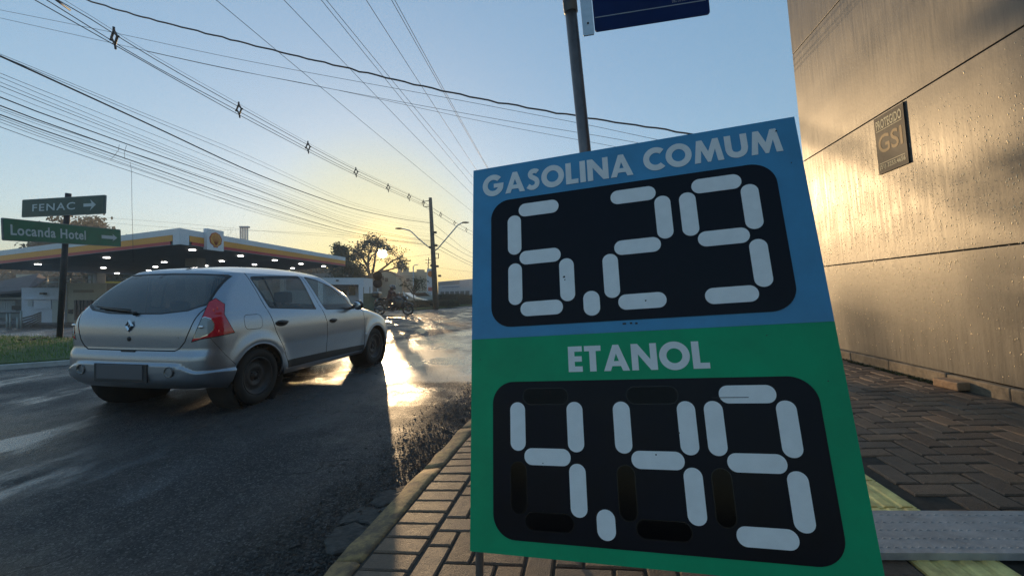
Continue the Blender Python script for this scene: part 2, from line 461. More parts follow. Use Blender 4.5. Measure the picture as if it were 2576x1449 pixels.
# pavers: herringbone, soldier course along the kerb
BW, BL_ = 0.11, 0.22
def brick_mesh(along_s):
    g = 0.0055; c = 0.006
    a, bq = (BW / 2 - g, BW / 2 - g) if along_s is None else (BW / 2 - g, BL_ / 2 - g) if along_s else (BL_ / 2 - g, BW / 2 - g)
    vs = [(x * a, y * bq, -0.03) for x, y in ((-1, -1), (1, -1), (1, 1), (-1, 1))]
    vs += [(x * a, y * bq, -c) for x, y in ((-1, -1), (1, -1), (1, 1), (-1, 1))]
    vs += [(x * (a - c), y * (bq - c), 0) for x, y in ((-1, -1), (1, -1), (1, 1), (-1, 1))]
    fs = [(8, 9, 10, 11)]
    for o_ in (0, 4):
        fs += [(o_ + i, o_ + (i + 1) % 4, o_ + 4 + (i + 1) % 4, o_ + 4 + i) for i in range(4)]
    me = bpy.data.meshes.new('paver_brick'); me.from_pydata(vs, [], fs); me.materials.append(BRK); me.update()
    return me
bm_t, bm_s, bm_h = brick_mesh(False), brick_mesh(True), brick_mesh(None)
bmsel = {False: bm_t, True: bm_s, None: bm_h}
cand = []
t = -0.905
for k in range(-20, 160): cand.append((k * BW, -0.905 + BL_ / 2, False))
t0 = -0.905 + BL_ + 0.008
for i in range(0, 40):
    for j in range(-60, 200):
        r_ = (i - j) % 4
        if r_ == 0: c_ = (j * BW + BW / 2, t0 + i * BW + BL_ / 2, False)
        elif r_ == 3: c_ = (j * BW + BL_ / 2, t0 + i * BW + BW / 2, True)
        elif i == 0 and r_ == 1: c_ = (j * BW + BW / 2, t0 + BW / 2, None)
        else: continue
        if c_[1] > WALL_T - 0.11: continue
        if 0.93 < c_[1] < 1.50: pass
        cand.append(c_)
# first-sight ranking of the pavers that the photo shows
BOARD = [(1191, 430), (1998, 294), (2241, 1489), (1187, 1386)]
def inpoly(p, poly):
    c = False; n = len(poly)
    for i in range(n):
        (x1, y1), (x2, y2) = poly[i], poly[(i + 1) % n]
        if (y1 > p[1]) != (y2 > p[1]) and p[0] < (x2 - x1) * (p[1] - y1) / (y2 - y1) + x1: c = not c
    return c
TACT = (1.085, 1.35)
vis, rest = [], []
for (s_, t_, al) in cand:
    hx = BW / 2 if al else BL_ / 2
    if t_ + hx > TACT[0] + 0.02 and t_ - hx < TACT[1] - 0.02: continue      # the tactile tiles lie here
    p = S(s_, t_)
    if not (-1.5 < s_ < 12): continue
    if p.y > 0.3:
        u, v = px(p)
        ok = -60 < u < 2640 and 740 < v < 1510 and not inpoly((u, v), BOARD)
        if ok and u < 1188 and v < 1050: ok = False
    else: ok = False
    if ok: vis.append((p.y, s_, t_, al))
    else: rest.append((s_, t_, al))
vis.sort()
for q in vis[300:]: rest.append(q[1:])
for (_, s_, t_, al) in vis[:300]:
    o = link('paver_brick', bmsel[al], pavement)
    o.matrix_world = MS @ Matrix.Translation((t_, s_, random.uniform(-0.0025, 0.0015))) @ Matrix.Rotation(random.gauss(0, 0.008), 4, 'X') @ Matrix.Rotation(random.gauss(0, 0.008), 4, 'Y') @ Matrix.Rotation(random.gauss(0, 0.006), 4, 'Z')
mb = MB()
for (s_, t_, al) in rest:
    me = bmsel[al]
    h = random.uniform(-0.002, 0.001)
    mb.add([MS @ (Vector(q.co) + Vector((t_, s_, h))) for q in me.vertices], [tuple(f.vertices) for f in me.polygons])
tag(mb.build('paver_bricks', BRKI, pavement), kind='stuff')
# yellow tactile tiles
YEL = M('yellow_tactile', (0.86, 0.64, 0.24), 0.7, var=0.35, vscale=14, bump=0.3, bscale=60)
strip_ = empty('tactile_paving'); tag(strip_, 'yellow ribbed tactile guide strip let into the pavement', kind='structure')
tl = 0.25
def tact_mesh():
    mb = MB(); w = TACT[1] - TACT[0] - 0.006
    mb.box((0, 0, -0.012), (w, tl - 0.006, 0.024))
    for k in range(4):
        x = -w / 2 + w * (k + .5) / 4
        prof = [(x - .024, 0.0005), (x - .016, .0055), (x + .016, .0055), (x + .024, 0.0005)]
        vs = [(a, y, z) for y in (-tl / 2 + .006, tl / 2 - .006) for a, z in prof]
        mb.add(vs, [(0, 1, 5, 4), (1, 2, 6, 5), (2, 3, 7, 6), (0, 3, 2, 1), (4, 5, 6, 7)])
    return mb.mesh('tactile_tile', YEL)
tm = tact_mesh()
for k in range(-3, 40):
    o = link('tactile_tile', tm, strip_)
    o.matrix_world = MS @ Matrix.Translation(((TACT[0] + TACT[1]) / 2, k * tl + .1, random.uniform(-.001, .002)))

# gutter stones and crumbs along the kerb
GRAV = M('gutter_gravel', (0.06, 0.055, 0.05), 0.45, var=0.6, vscale=60)
mb = MB()
for k in range(9000):
    s_ = 1.2 + 7.5 * random.random()**1.5; t_ = -1.07 - abs(random.gauss(0, 0.24))
    base = S(s_, t_); z = 0.0
    r_ = random.uniform(0.003, 0.0085) * (1 if random.random() < .95 else 1.8)
    q = [Vector((random.uniform(-1, 1), random.uniform(-1, 1), random.uniform(-.4, .9))) * r_ for _ in range(4)]
    p0 = Vector((base.x, base.y, z + r_ * .3))
    vs = [p0 + Vector((r_, 0, 0)) + q[0] * .4, p0 + Vector((-r_ * .6, r_, 0)) + q[1] * .4, p0 + Vector((-r_ * .6, -r_, 0)) + q[2] * .4, p0 + Vector((0, 0, r_ * .9)) + q[3] * .3]
    mb.add(vs, [(0, 1, 3), (1, 2, 3), (2, 0, 3), (0, 2, 1)])
tag(mb.build('gutter_gravel', GRAV), 'loose gravel crumbs gathered in the gutter beside the kerb', 'gravel', kind='stuff')
PATCH = M('patch_concrete', (.040, .038, .034), .8, var=.6, vscale=22, bump=1.0, bscale=35)
cp = empty('concrete_patch', S(2.0, -1.18)); tag(cp, 'broken dark grey concrete patch in the gutter against the kerb', 'concrete patch')
rnd = random.Random(9)
for ol in ([(-1.08, 1.70), (-1.16, 1.66), (-1.235, 1.75), (-1.25, 1.86), (-1.19, 1.93), (-1.08, 1.90)], [(-1.08, 1.92), (-1.185, 1.945), (-1.255, 1.885), (-1.285, 1.98), (-1.24, 2.10), (-1.15, 2.08), (-1.08, 2.13)], [(-1.08, 2.15), (-1.145, 2.10), (-1.23, 2.13), (-1.21, 2.26), (-1.14, 2.32), (-1.08, 2.38)]):
    pts = []
    for i in range(len(ol)):       # ragged outline
        (a0, b0_), (a1, b1_) = ol[i], ol[(i + 1) % len(ol)]
        for k in range(4): f_ = k / 4; pts.append((a0 + (a1 - a0) * f_ + rnd.uniform(-.007, .007), b0_ + (b1_ - b0_) * f_ + rnd.uniform(-.007, .007)))
    hh = rnd.uniform(.004, .010); tx, ty = rnd.uniform(-.05, .05), rnd.uniform(-.03, .03)
    c = cp.location; tp_ = []
    for (t_, s_) in pts:
        q = S(s_, t_); tp_.append(Vector((q.x - c.x, q.y - c.y, hh + (q.x - c.x) * tx + (q.y - c.y) * ty + rnd.uniform(-.002, .002) - c.z)))
    n_ = len(tp_); m_ = sum(tp_, Vector()) / n_ + Vector((0, 0, .004)); inn = [p.lerp(m_, .12) + Vector((0, 0, .004)) for p in tp_]
    mb = MB(); mb.add(inn + tp_ + [Vector((p.x, p.y, -.02 - c.z)) for p in tp_] + [m_], [(i, (i + 1) % n_, 3 * n_) for i in range(n_)] + [(n_ + i, n_ + (i + 1) % n_, (i + 1) % n_, i) for i in range(n_)] + [(2 * n_ + i, 2 * n_ + (i + 1) % n_, n_ + (i + 1) % n_, n_ + i) for i in range(n_)])
    mb.build('fragment', PATCH, cp)
# ------------------------------------------------------------------ clad building on the right
def clad_mat():
    m = bpy.data.materials.new('clad_metal'); m.use_nodes = True
    N, L = nodes(m); b = N['Principled BSDF']
    tcn = N.new('ShaderNodeTexCoord'); src = tcn.outputs['Object']
    def nz(scale, stretch, det=6, ro=.65):
        mp = N.new('ShaderNodeMapping'); mp.inputs['Scale'].default_value = stretch; L.new(src, mp.inputs[0])
        n = N.new('ShaderNodeTexNoise'); n.inputs['Scale'].default_value = scale; n.inputs['Detail'].default_value = det; n.inputs['Roughness'].default_value = ro
        L.new(mp.outputs[0], n.inputs['Vector']); return n.outputs['Fac']
    drip = nz(34, (1, 1, .05), 6, .7)
    blot = nz(1.1, (1, 1, 1), 5, .6)
    fine = nz(130, (1, 1, .55), 2, .6)
    rp = N.new('ShaderNodeValToRGB'); rp.color_ramp.elements[0].position = .33; rp.color_ramp.elements[1].position = .62
    rp.color_ramp.elements[0].color = (.078, .076, .073, 1); rp.color_ramp.elements[1].color = (.148, .143, .135, 1)
    ad = N.new('ShaderNodeMath'); ad.operation = 'MULTIPLY_ADD'; ad.inputs[1].default_value = .5
    L.new(drip, ad.inputs[0]);
    sc_ = N.new('ShaderNodeMath'); sc_.operation = 'MULTIPLY'; sc_.inputs[1].default_value = .5; L.new(blot, sc_.inputs[0]); L.new(sc_.outputs[0], ad.inputs[2])
    L.new(ad.outputs[0], rp.inputs[0]); L.new(rp.outputs[0], b.inputs['Base Color'])
    b.inputs['Metallic'].default_value = .40; b.inputs['Specular IOR Level'].default_value = .22
    mr_ = N.new('ShaderNodeMapRange'); mr_.inputs['From Min'].default_value = .3; mr_.inputs['From Max'].default_value = .7
    mr_.inputs['To Min'].default_value = .36; mr_.inputs['To Max'].default_value = .52
    L.new(drip, mr_.inputs[0]); L.new(mr_.outputs[0], b.inputs['Roughness'])
    vo = N.new('ShaderNodeTexVoronoi'); vo.inputs['Scale'].default_value = 60
    mp = N.new('ShaderNodeMapping'); mp.inputs['Scale'].default_value = (1, 1, .45); L.new(src, mp.inputs[0]); L.new(mp.outputs[0], vo.inputs['Vector'])
    a2 = N.new('ShaderNodeMath'); a2.operation = 'MULTIPLY_ADD'; a2.inputs[1].default_value = .8
    L.new(vo.outputs['Distance'], a2.inputs[0]); L.new(fine, a2.inputs[2])
    a3 = N.new('ShaderNodeMath'); a3.operation = 'MULTIPLY_ADD'; a3.inputs[1].default_value = .8
    L.new(drip, a3.inputs[0]); L.new(a2.outputs[0], a3.inputs[2])
    bp = N.new('ShaderNodeBump'); bp.inputs['Strength'].default_value = .055; bp.inputs['Distance'].default_value = .004
    L.new(a3.outputs[0], bp.inputs['Height']); L.new(bp.outputs[0], b.inputs['Normal'])
    return m
CLAD = clad_mat()
CONC = M('plinth_concrete', (0.17, 0.135, 0.095), 0.85, var=0.5, vscale=9, bump=0.6, bscale=30)
BRKRED = M('loose_brick', (0.32, 0.20, 0.115), 0.85, var=0.3, vscale=18, bump=.5, bscale=50)
MW = Matrix(((ES.x, -ET.x, EN.x, 0), (ES.y, -ET.y, EN.y, 0), (ES.z, -ET.z, EN.z, 0), (0, 0, 0, 1)))
MW.translation = S(0, WALL_T)
# local axes of the wall: x along the road, y out of the wall, z up
WL_END = 5.85
bld = empty('clad_building', M=MW)
tag(bld, 'building clad in stained brownish metal panels beside the pavement', 'building')
mb = MB(); mb.box(((WL_END - 2.5 - .03) / 2, -2.0, 3.2), (WL_END + 2.5 - .06, 3.96, 6.2))
mb.build('wall', M('wall_core', (.03, .028, .025), .9), bld)
rows = [(0.10, 1.08), (1.09, 2.445), (2.455, 3.83), (3.84, 5.2), (5.21, 6.4)]
edges_ = [-2.5, 4.145, WL_END]
for (z0, z1) in rows:
    cols = [(-2.5, WL_END)] if z0 != 1.09 else [(-2.5, 4.14), (4.147, WL_END)]
    cols = [(-2.5, WL_END)]
    for (x0, x1) in cols:
        mb = MB(); mb.box(((x0 + x1) / 2, .012, (z0 + z1) / 2), (x1 - x0, .030, z1 - z0), bev=.003)
        mb.build('wall_panel', CLAD, bld)
mb = MB()
for k in range(0, 30):     # returned end panel of the far corner
    pass
mb.box((WL_END - .012, -1.99, 3.2), (.024, 3.95, 6.2)); mb.build('end_panel', CLAD, bld)
mb = MB()
x = -2.5
while x < WL_END:
    w_ = min(random.uniform(.4, .9), WL_END - x)
    mb.box((x + w_ / 2, .03 + random.uniform(-.006, .006), .035 + random.uniform(-.004, .004)), (w_ - .004, .055, .115), bev=.01)
    x += w_
mb.build('plinth', CONC, bld)
mb = MB(); mb.box((1.15, -.01, .052), (5, .05, .14))
# grey strip: shadow gap below plinth is real (pavement under it)
o = MB(); o.box((0, 0, 0), (.21, .10, .065), bev=.008)
lb = o.build('loose_brick', BRKRED)
lb.matrix_world = MS @ Matrix.Translation((2.87, 3.86, .033)) @ Matrix.Rotation(R(96), 4, 'Z')
tag(lb, 'loose orange brown brick lying at the foot of the metal wall', 'brick')
# security plate
pl = empty('security_plate', M=MW @ Matrix.Translation((4.33, .034, 2.165)))
tag(pl, 'small dull metal security company plate on the clad wall', 'sign')
PLATE = M('plate_metal', (.040, .040, .038), .6, .0, var=.2, vscale=6, spec=.25)
PGOLD = M('plate_gold', (.16, .095, .025), .6, .0)
PCREAM = M('plate_cream', (.45, .42, .28), .6)
FACE = Matrix(((-1, 0, 0, 0), (0, 0, 1, 0), (0, 1, 0, 0), (0, 0, 0, 1)))       # text x -> -wall x (seen from the street), y -> up

def text_mb(txt, w, h, bold=0.0, th=0.002, font_space=1.0):
    cu = bpy.data.curves.new('t', 'FONT'); cu.body = txt; cu.size = 1; cu.offset = bold; cu.extrude = 0; cu.resolution_u = 4
    cu.space_character = font_space
    ob = bpy.data.objects.new('t', cu); COL.objects.link(ob)
    dg = bpy.context.evaluated_depsgraph_get()
    me = bpy.data.meshes.new_from_object(ob.evaluated_get(dg))
    bpy.data.objects.remove(ob); bpy.data.curves.remove(cu)
    bm = bmesh.new(); bm.from_mesh(me); bpy.data.meshes.remove(me)
    if th:
        r_ = bmesh.ops.extrude_face_region(bm, geom=bm.faces[:])
        for g in r_['geom']:
            if isinstance(g, bmesh.types.BMVert): g.co.z += 1.0
        bmesh.ops.recalc_face_normals(bm, faces=bm.faces[:])
    xs_ = [v.co.x for v in bm.verts]; ys_ = [v.co.y for v in bm.verts]
    x0, x1, y0, y1 = min(xs_), max(xs_), min(ys_), max(ys_)
    vs_ = [((v.co.x - (x0 + x1) / 2) / (x1 - x0) * w, (v.co.y - (y0 + y1) / 2) / (y1 - y0) * h, v.co.z * th) for v in bm.verts]
    bm.verts.index_update()
    fs_ = [[q.index for q in f.verts] for f in bm.faces]
    bm.free()
    return vs_, fs_

def text_obj(name, txt, w, h, Mt, mat, parent, bold=0.0, th=0.002, sp=1.0):
    vs_, fs_ = text_mb(txt, w, h, bold, th, sp)
    mb = MB(); mb.add([Mt @ Vector(v) for v in vs_], fs_)
    return mb.build(name, mat, parent)

mb = MB(); mb.box((0, 0, 0), (.37, .012, .53), bev=.003); mb.build('plate', PLATE, pl)
mb = MB(); mb.box((-.187, .001, 0), (.004, .014, .535)); mb.box((0, .001, -.267), (.382, .016, .006)); mb.build('rim', M('plate_rim', (.03, .025, .02), .6), pl)
T = lambda x, z, d=.0065: Matrix.Translation((x, d, z)) @ FACE
text_obj('lettering', 'PROTEGIDO', .32, .085, T(0, .185), PCREAM, pl, .02, .001)
text_obj('lettering', 'GSI', .30, .17, T(0, .0), PGOLD, pl, .012, .001)
text_obj('lettering', '(51) 3253.4656', .32, .055, T(0, -.215), PCREAM, pl, .02, .001)
for zz in (.13, -.175):
    mb = MB(); mb.box((0, .0065, zz), (.32, .002, .006)); mb.build('rule', PCREAM, pl)

DROP = M('dew_drop', (.85, .72, .52), .42, .9)  # pale gold metal instead of water: the sun glint is put into the colour
mb = MB(); rnd = random.Random(4)
for k in range(5200):
    x = rnd.uniform(2.6, 5.84); z = rnd.gauss(1.45, .42) if rnd.random() < .7 else rnd.uniform(.2, 2.3)
    if not (.12 < z < 2.4): continue
    r_ = rnd.uniform(.0012, .0034); c = Vector((x, .0275, z)); ln_d = r_ * rnd.choice((1, 1, 1.6, 3))
    vs_ = [c + Vector((r_ * math.cos(a), 0, ln_d * math.sin(a))) for a in [q_ * math.pi / 3 for q_ in range(6)]] + [c + Vector((r_ * .6 * math.cos(a), r_ * .55, ln_d * .6 * math.sin(a))) for a in [q_ * math.pi / 3 for q_ in range(6)]] + [c + Vector((0, r_ * .75, 0))]
    mb.add(vs_, [(i, 6 + i, 6 + (i + 1) % 6, (i + 1) % 6) for i in range(6)] + [(6 + i, 12, 6 + (i + 1) % 6) for i in range(6)], 0, True)
tag(mb.build('dew_drops', DROP, bld), kind='stuff')
# moss and weeds at the foot of the wall
MOSS = M('moss', (.045, .055, .02), .9, var=.4, vscale=30)
mb = MB()
for k in range(900):
    s_ = 3.9 + abs(random.gauss(0, 1.0)); t_ = WALL_T - .075 - abs(random.gauss(0, .02))
    if s_ > 6: continue
    p = S(s_, t_, -.006); a = random.uniform(0, 6.28); hh = random.uniform(.008, .03)
    d = Vector((math.cos(a), math.sin(a), 0)) * .006
    mb.add([p - d, p + d, p + EN * hh + Vector((random.uniform(-.015, .015), random.uniform(-.015, .015), 0))], [(0, 1, 2)])
tag(mb.build('moss', MOSS), 'dark moss and tiny weeds along the foot of the metal wall', 'moss', kind='stuff')

# grey studded plank lying across the tactile strip
GPL = M('grey_plank', (.36, .355, .35), .55, .1, var=.25, vscale=10, bump=.25, bscale=40)
pk = empty('studded_plank'); tag(pk, 'grey studded metal plank lying across the yellow tactile strip', 'plank')
A, B_, C_, D_ = P(2175, 1390, 1.452), P(2640, 1391, 1.452), P(2640, 1285, 1.69), P(2175, 1283, 1.69)
def on_pave(u, v, n):
    d = Vector(((u - HU) / FPX, 1, -(v - HV) / FPX)); o_ = Vector((0, 0, CZ))
    k = (n - (o_ - PO).dot(EN)) / d.dot(EN); return o_ + d * k
q = [on_pave(2150, 1390, .03), on_pave(2700, 1391, .03), on_pave(2700, 1285, .03), on_pave(2150, 1283, .03)]
mb = MB(); mb.add([p for p in q] + [p - EN * .024 for p in q], [(0, 1, 2, 3), (7, 6, 5, 4), (0, 4, 5, 1), (1, 5, 6, 2), (2, 6, 7, 3), (3, 7, 4, 0)])
mb.build('plate', GPL, pk)
mb = MB()
for i in range(26):
    for j in range(5):
        a = (i + (.5 if j % 2 else 0) + .3) / 26.5; c = (j + .6) / 5.2
        p = (q[0] * (1 - a) + q[1] * a) * (1 - c) + (q[3] * (1 - a) + q[2] * a) * c
        e = ET * .009; g = ES * .004
        mb.add([p - e - g, p + e - g * .3, p + e + g, p - e * .5 + g, p + EN * .0022], [(0, 1, 4), (1, 2, 4), (2, 3, 4), (3, 0, 4)])
tag(mb.build('stud', GPL, pk), kind='stuff')

# ------------------------------------------------------------------ fuel price board
TLb, TRb, BLb = Vector((-.16318, 1.73278, 1.70652)), Vector((.97533, 1.41491, 1.79767)), Vector((-.13728, 1.4, .30694))
WB, HB = (TRb - TLb).length, (TLb - BLb).length
ax = (TRb - TLb).normalized(); ay = (TLb - BLb); ay = (ay - ax * ay.dot(ax)).normalized(); az = ax.cross(ay)
MBD = Matrix(((ax.x, ay.x, az.x, TLb.x), (ax.y, ay.y, az.y, TLb.y), (ax.z, ay.z, az.z, TLb.z), (0, 0, 0, 1)))
board = empty('price_board', M=MBD)
tag(board, 'large blue and green fuel price board leaning on the pavement', 'price board')
BLUE = M('board_blue', (.045, .26, .48), .42, var=.14, vscale=4, rvar=.08, bump=.03, bscale=12)
GREEN = M('board_green', (.002, .34, .15), .5, var=.14, vscale=4, rvar=.08, bump=.03, bscale=12, spec=.25)
PANEL = M('board_black', (.004, .0045, .010), .38, var=.3, vscale=5, rvar=.08, spec=.18)
SEG = M('segment_white', (.86, .87, .88), .5, var=.05, vscale=20, bump=.05, bscale=60)
SLOT = M('slot_black', (.002, .002, .003), .12, spec=.12)
SLOTRIM = M('slot_rim', (.006, .006, .008), .25, spec=.3)
LET = M('board_lettering', (.80, .80, .80), .5, var=.06, vscale=15)
def W(x, y): return (x * WB, -y * HB)
mb = MB(); mb.box((WB / 2, -HB / 2, -.017), (WB, HB, .030)); mb.build('backing', M('board_back', (.25, .26, .27), .6), board)
def sheet(name, x0, y0, x1, y1, z, m):
    a, b_ = W(x0, y0), W(x1, y1)
    mb = MB(); mb.box(((a[0] + b_[0]) / 2, (a[1] + b_[1]) / 2, z - .001), (b_[0] - a[0], a[1] - b_[1], .002)); return mb.build(name, m, board)
sheet('blue_panel', 0, 0, 1, .4965, .0003, BLUE)
sheet('green_panel', 0, .4970, 1, 1, .0008, GREEN)
def rrect(x0, y0, x1, y1, r, n=10):
    pts = []
    for (cx, cy, a0) in ((x1 - r, y1 - r, 0), (x0 + r, y1 - r, 90), (x0 + r, y0 + r, 180), (x1 - r, y0 + r, 270)):
        for i in range(n + 1):
            a = R(a0 + 90 * i / n); pts.append((cx + r * math.cos(a), cy + r * math.sin(a)))
    return pts
I4 = Matrix.Identity(4)
XS = [(.149, .2325, .3165), (.4505, .533, .6165), (.687, .770, .854)]
SVL, SHL, SWD = .163, .160, .0545
def seg_poly(cx, cy, w, h, r): return rrect(cx - w / 2, cy - h / 2, cx + w / 2, cy + h / 2, r * .98, 8)
digits = {'6': 'acdefg', '2': 'abged', '9': 'abcdfg', '4': 'bcfg'}
for (ys_, pan, ds, dotp) in (((.1475, .2165, .285, .355, .4245), (.067, .109, .9278, .4685), '629', (.3875, .4213)), ((.6447, .715, .784, .8535, .924), (.0715, .6085, .9355, .968), '449', (.391, .9214))):
    a, b_ = W(pan[0], pan[1]), W(pan[2], pan[3])
    mb = MB(); mb.prism(rrect(a[0], b_[1], b_[0], a[1], .078), I4, .0012, .0026)
    mb.build('display_panel', PANEL, board)
    for k, dch in enumerate(ds):
        xl, xm, xr = XS[k]
        if ys_[0] > .5: xl += .001; xm += .0035; xr += .004
        pos_ = dict(a=(xm, ys_[0], 0), f=(xl, ys_[1], 1), b=(xr, ys_[1], 1), g=(xm, ys_[2], 0), e=(xl, ys_[3], 1), c=(xr, ys_[3], 1), d=(xm, ys_[4], 0))
        for key, (x, y, vert) in pos_.items():
            cx, cy = W(x, y); w_, h_ = (SWD, SVL) if vert else (SHL, SWD)
            if key in digits[dch]:
                mb = MB(); mb.prism(seg_poly(cx, cy, w_, h_, SWD / 2), I4, .0027, .0042); mb.build('digit_segment', SEG, board)
            elif ys_[0] > .5:
                # closed flap: dark capsule inside a thin raised rim
                outer = seg_poly(cx, cy, w_ + .004, h_ + .004, SWD / 2 + .002); inner = seg_poly(cx, cy, w_ - .002, h_ - .002, SWD / 2 - .001)
                n_ = len(outer); mb = MB()
                vs_ = [(x_, y_, z_) for (pl_, z_) in ((outer, .0027), (outer, .0042), (inner, .0042), (inner, .0027)) for x_, y_ in pl_]
                mb.add(vs_, [(r_ * n_ + i, r_ * n_ + (i + 1) % n_, (r_ + 1) * n_ + (i + 1) % n_, (r_ + 1) * n_ + i) for r_ in range(3) for i in range(n_)])
                mb.add([(x_, y_, .0029) for x_, y_ in inner], [tuple(range(n_))], 1)
                mb.build('closed_segment', [SLOTRIM, SLOT], board)
    cx, cy = W(*dotp)
    mb = MB(); mb.prism(seg_poly(cx, cy, .058, .090, .029), I4, .0027, .0042); mb.build('decimal_point', SEG, board)
def ribbon(path, th, smooth=True, n=28):
    P_ = np.array(path, float)
    if smooth:
        t = np.arange(len(P_)); tt = np.linspace(0, len(P_) - 1, n)
        out = []
        for q_ in tt:
            i_ = min(int(q_), len(P_) - 2); f_ = q_ - i_
            p0, p1, p2, p3 = P_[max(i_ - 1, 0)], P_[i_], P_[i_ + 1], P_[min(i_ + 2, len(P_) - 1)]
            out.append(.5 * ((2 * p1) + (-p0 + p2) * f_ + (2 * p0 - 5 * p1 + 4 * p2 - p3) * f_**2 + (-p0 + 3 * p1 - 3 * p2 + p3) * f_**3))
        P_ = np.array(out)
    d = np.gradient(P_, axis=0); d /= np.linalg.norm(d, axis=1)[:, None]; nn_ = np.stack([-d[:, 1], d[:, 0]], 1) * th / 2
    a_, b_ = P_ + nn_, P_ - nn_
    return [[tuple(a_[k]), tuple(b_[k]), tuple(b_[k + 1]), tuple(a_[k + 1])] for k in range(len(P_) - 1)]
def arcband(cx, cy, r0, r1, a0, a1, n=40):
    out = []
    for k in range(n):
        t0_, t1_ = R(a0 + (a1 - a0) * k / n), R(a0 + (a1 - a0) * (k + 1) / n)
        out.append([(cx + r1 * math.cos(t0_), cy + r1 * math.sin(t0_)), (cx + r1 * math.cos(t1_), cy + r1 * math.sin(t1_)), (cx + r0 * math.cos(t1_), cy + r0 * math.sin(t1_)), (cx + r0 * math.cos(t0_), cy + r0 * math.sin(t0_))])
    return out
aL = [(0, 0), (.37, 1), (.48, 1), (.48, .66), (.385, .37), (.48, .37), (.48, .18), (.32, .18), (.255, 0)]
GLY = {'I': ([[(0, 0), (.25, 0), (.25, 1), (0, 1)]], .25), 'L': ([[(0, 0), (.56, 0), (.56, .21), (.25, .21), (.25, 1), (0, 1)]], .56),
       'E': ([[(0, 0), (.55, 0), (.55, .21), (.25, .21), (.25, .395), (.53, .395), (.53, .605), (.25, .605), (.25, .79), (.55, .79), (.55, 1), (0, 1)]], .55),
       'T': ([[(.195, 0), (.445, 0), (.445, .79), (.64, .79), (.64, 1), (0, 1), (0, .79), (.195, .79)]], .64),
       'N': ([[(0, 0), (.24, 0), (.24, .60), (.68, 0), (.92, 0), (.92, 1), (.68, 1), (.68, .40), (.24, 1), (0, 1)]], .92),
       'A': ([aL, [(.96 - x, y) for x, y in aL][::-1]], .96),
       'M': ([[(0, 0), (.24, 0), (.305, .55), (.52, 0), (.64, 0), (.855, .55), (.92, 0), (1.16, 0), (1.01, 1), (.79, 1), (.58, .47), (.37, 1), (.15, 1)]], 1.16),
       'O': (arcband(.525, .5, .275, .53, 0, 360, 56), 1.05), 'C': (arcband(.525, .5, .275, .53, 47, 313, 44), .86),
       'G': (arcband(.525, .5, .275, .53, 42, 345, 48) + [[(.56, .375), (1.03, .375), (1.05, .57), (.56, .57)]], 1.05),
       'S': (ribbon([(.53, .83), (.46, .885), (.35, .90), (.23, .86), (.18, .75), (.22, .64), (.34, .56), (.46, .47), (.51, .34), (.47, .19), (.34, .105), (.20, .11), (.06, .20)], .225), .63),
       'U': (ribbon([(.125, 1), (.125, .8), (.125, .55), (.135, .36), (.22, .19), (.43, .115), (.64, .19), (.725, .36), (.735, .55), (.735, .8), (.735, 1)], .25, n=40), .86)}
def btext(txt, x0, x1, y0, y1):
    a, b_ = W(x0, y0), W(x1, y1); cap = a[1] - b_[1]
    sp = .085; tot = sum(GLY[c][1] for c in txt) + sp * (len(txt) - 1); k = (b_[0] - a[0]) / tot
    x = a[0]
    for c in txt:
        mb = MB()
        for i_, poly in enumerate(GLY[c][0]):
            z1 = .0021 + (.0002 if c == 'G' and i_ == 48 else 0)
            mb.prism(ccw([(x + px_ * k, b_[1] + py_ * cap) for px_, py_ in poly]), I4, .0011, z1)
        mb.build('letter', LET, board); x += (GLY[c][1] + sp) * k
btext('GASOLINA', .0365, .541, .0265, .0895)
btext('COMUM', .574, .9570, .0235, .0855)
btext('ETANOL', .309, .694, .5265, .588)
# tape marks
mb = MB()
for (x, y, w_) in ((.478, .477, .012), (.497, .4765, .008), (.512, .4775, .008)):
    cx, cy = W(x, y); mb.box((cx, cy, .0012), (w_, .006, .0008))
mb.build('scratch', BLACK, board)
mb = MB(); cx, cy = W(.757, .6485); mb.box((cx - .03, cy - .004, .0044), (.105, .0022, .0003)); mb.build('scratch', BLACK, board)
rnd = random.Random(3)
for (x, y, r_) in ((.5965, .726, .004), (.5335, .772, .0025), (.223, .798, .002), (.3075, .348, .004), (.3095, .356, .0028), (.5425, .424, .003), (.947, .032, .003), (.97, .12, .0022), (.22, .9, .0018), (.96, .62, .002), (.03, .55, .0022), (.84, .52, .0018)):
    cx, cy = W(x, y); mb = MB(); mb.prism([(cx + r_ * rnd.uniform(.6, 1.3) * math.cos(a), cy + r_ * rnd.uniform(.5, 1.4) * math.sin(a)) for a in [k * math.pi / 4 for k in range(8)]], I4, .0043, .0045); mb.build('dirt_spot', BLACK, board)
# legs: two front tubes down to the paving, two rear tubes leaning back
IMB = MBD.inverted()
def on_ground(p):
    k = (p - PO).dot(EN) / (-ay).dot(EN); return p - (-ay) * (-0) + (-ay) * (-(p - PO).dot(EN) / (-ay).dot(EN))
for x in (.018, WB - .06):
    top = MBD @ Vector((x, -.05, -.045)); bot = on_ground(MBD @ Vector((x, -HB, -.045)))
    mb = MB(); mb.tube([IMB @ top, IMB @ bot], .014, 10); mb.build('leg', STEEL, board)
    back = top + Vector((0.25 * ES.x, .55, 0)); back = back - EN * ((back - PO).dot(EN))
    mb = MB(); mb.tube([IMB @ top, IMB @ back], .014, 10); mb.build('leg', STEEL, board)

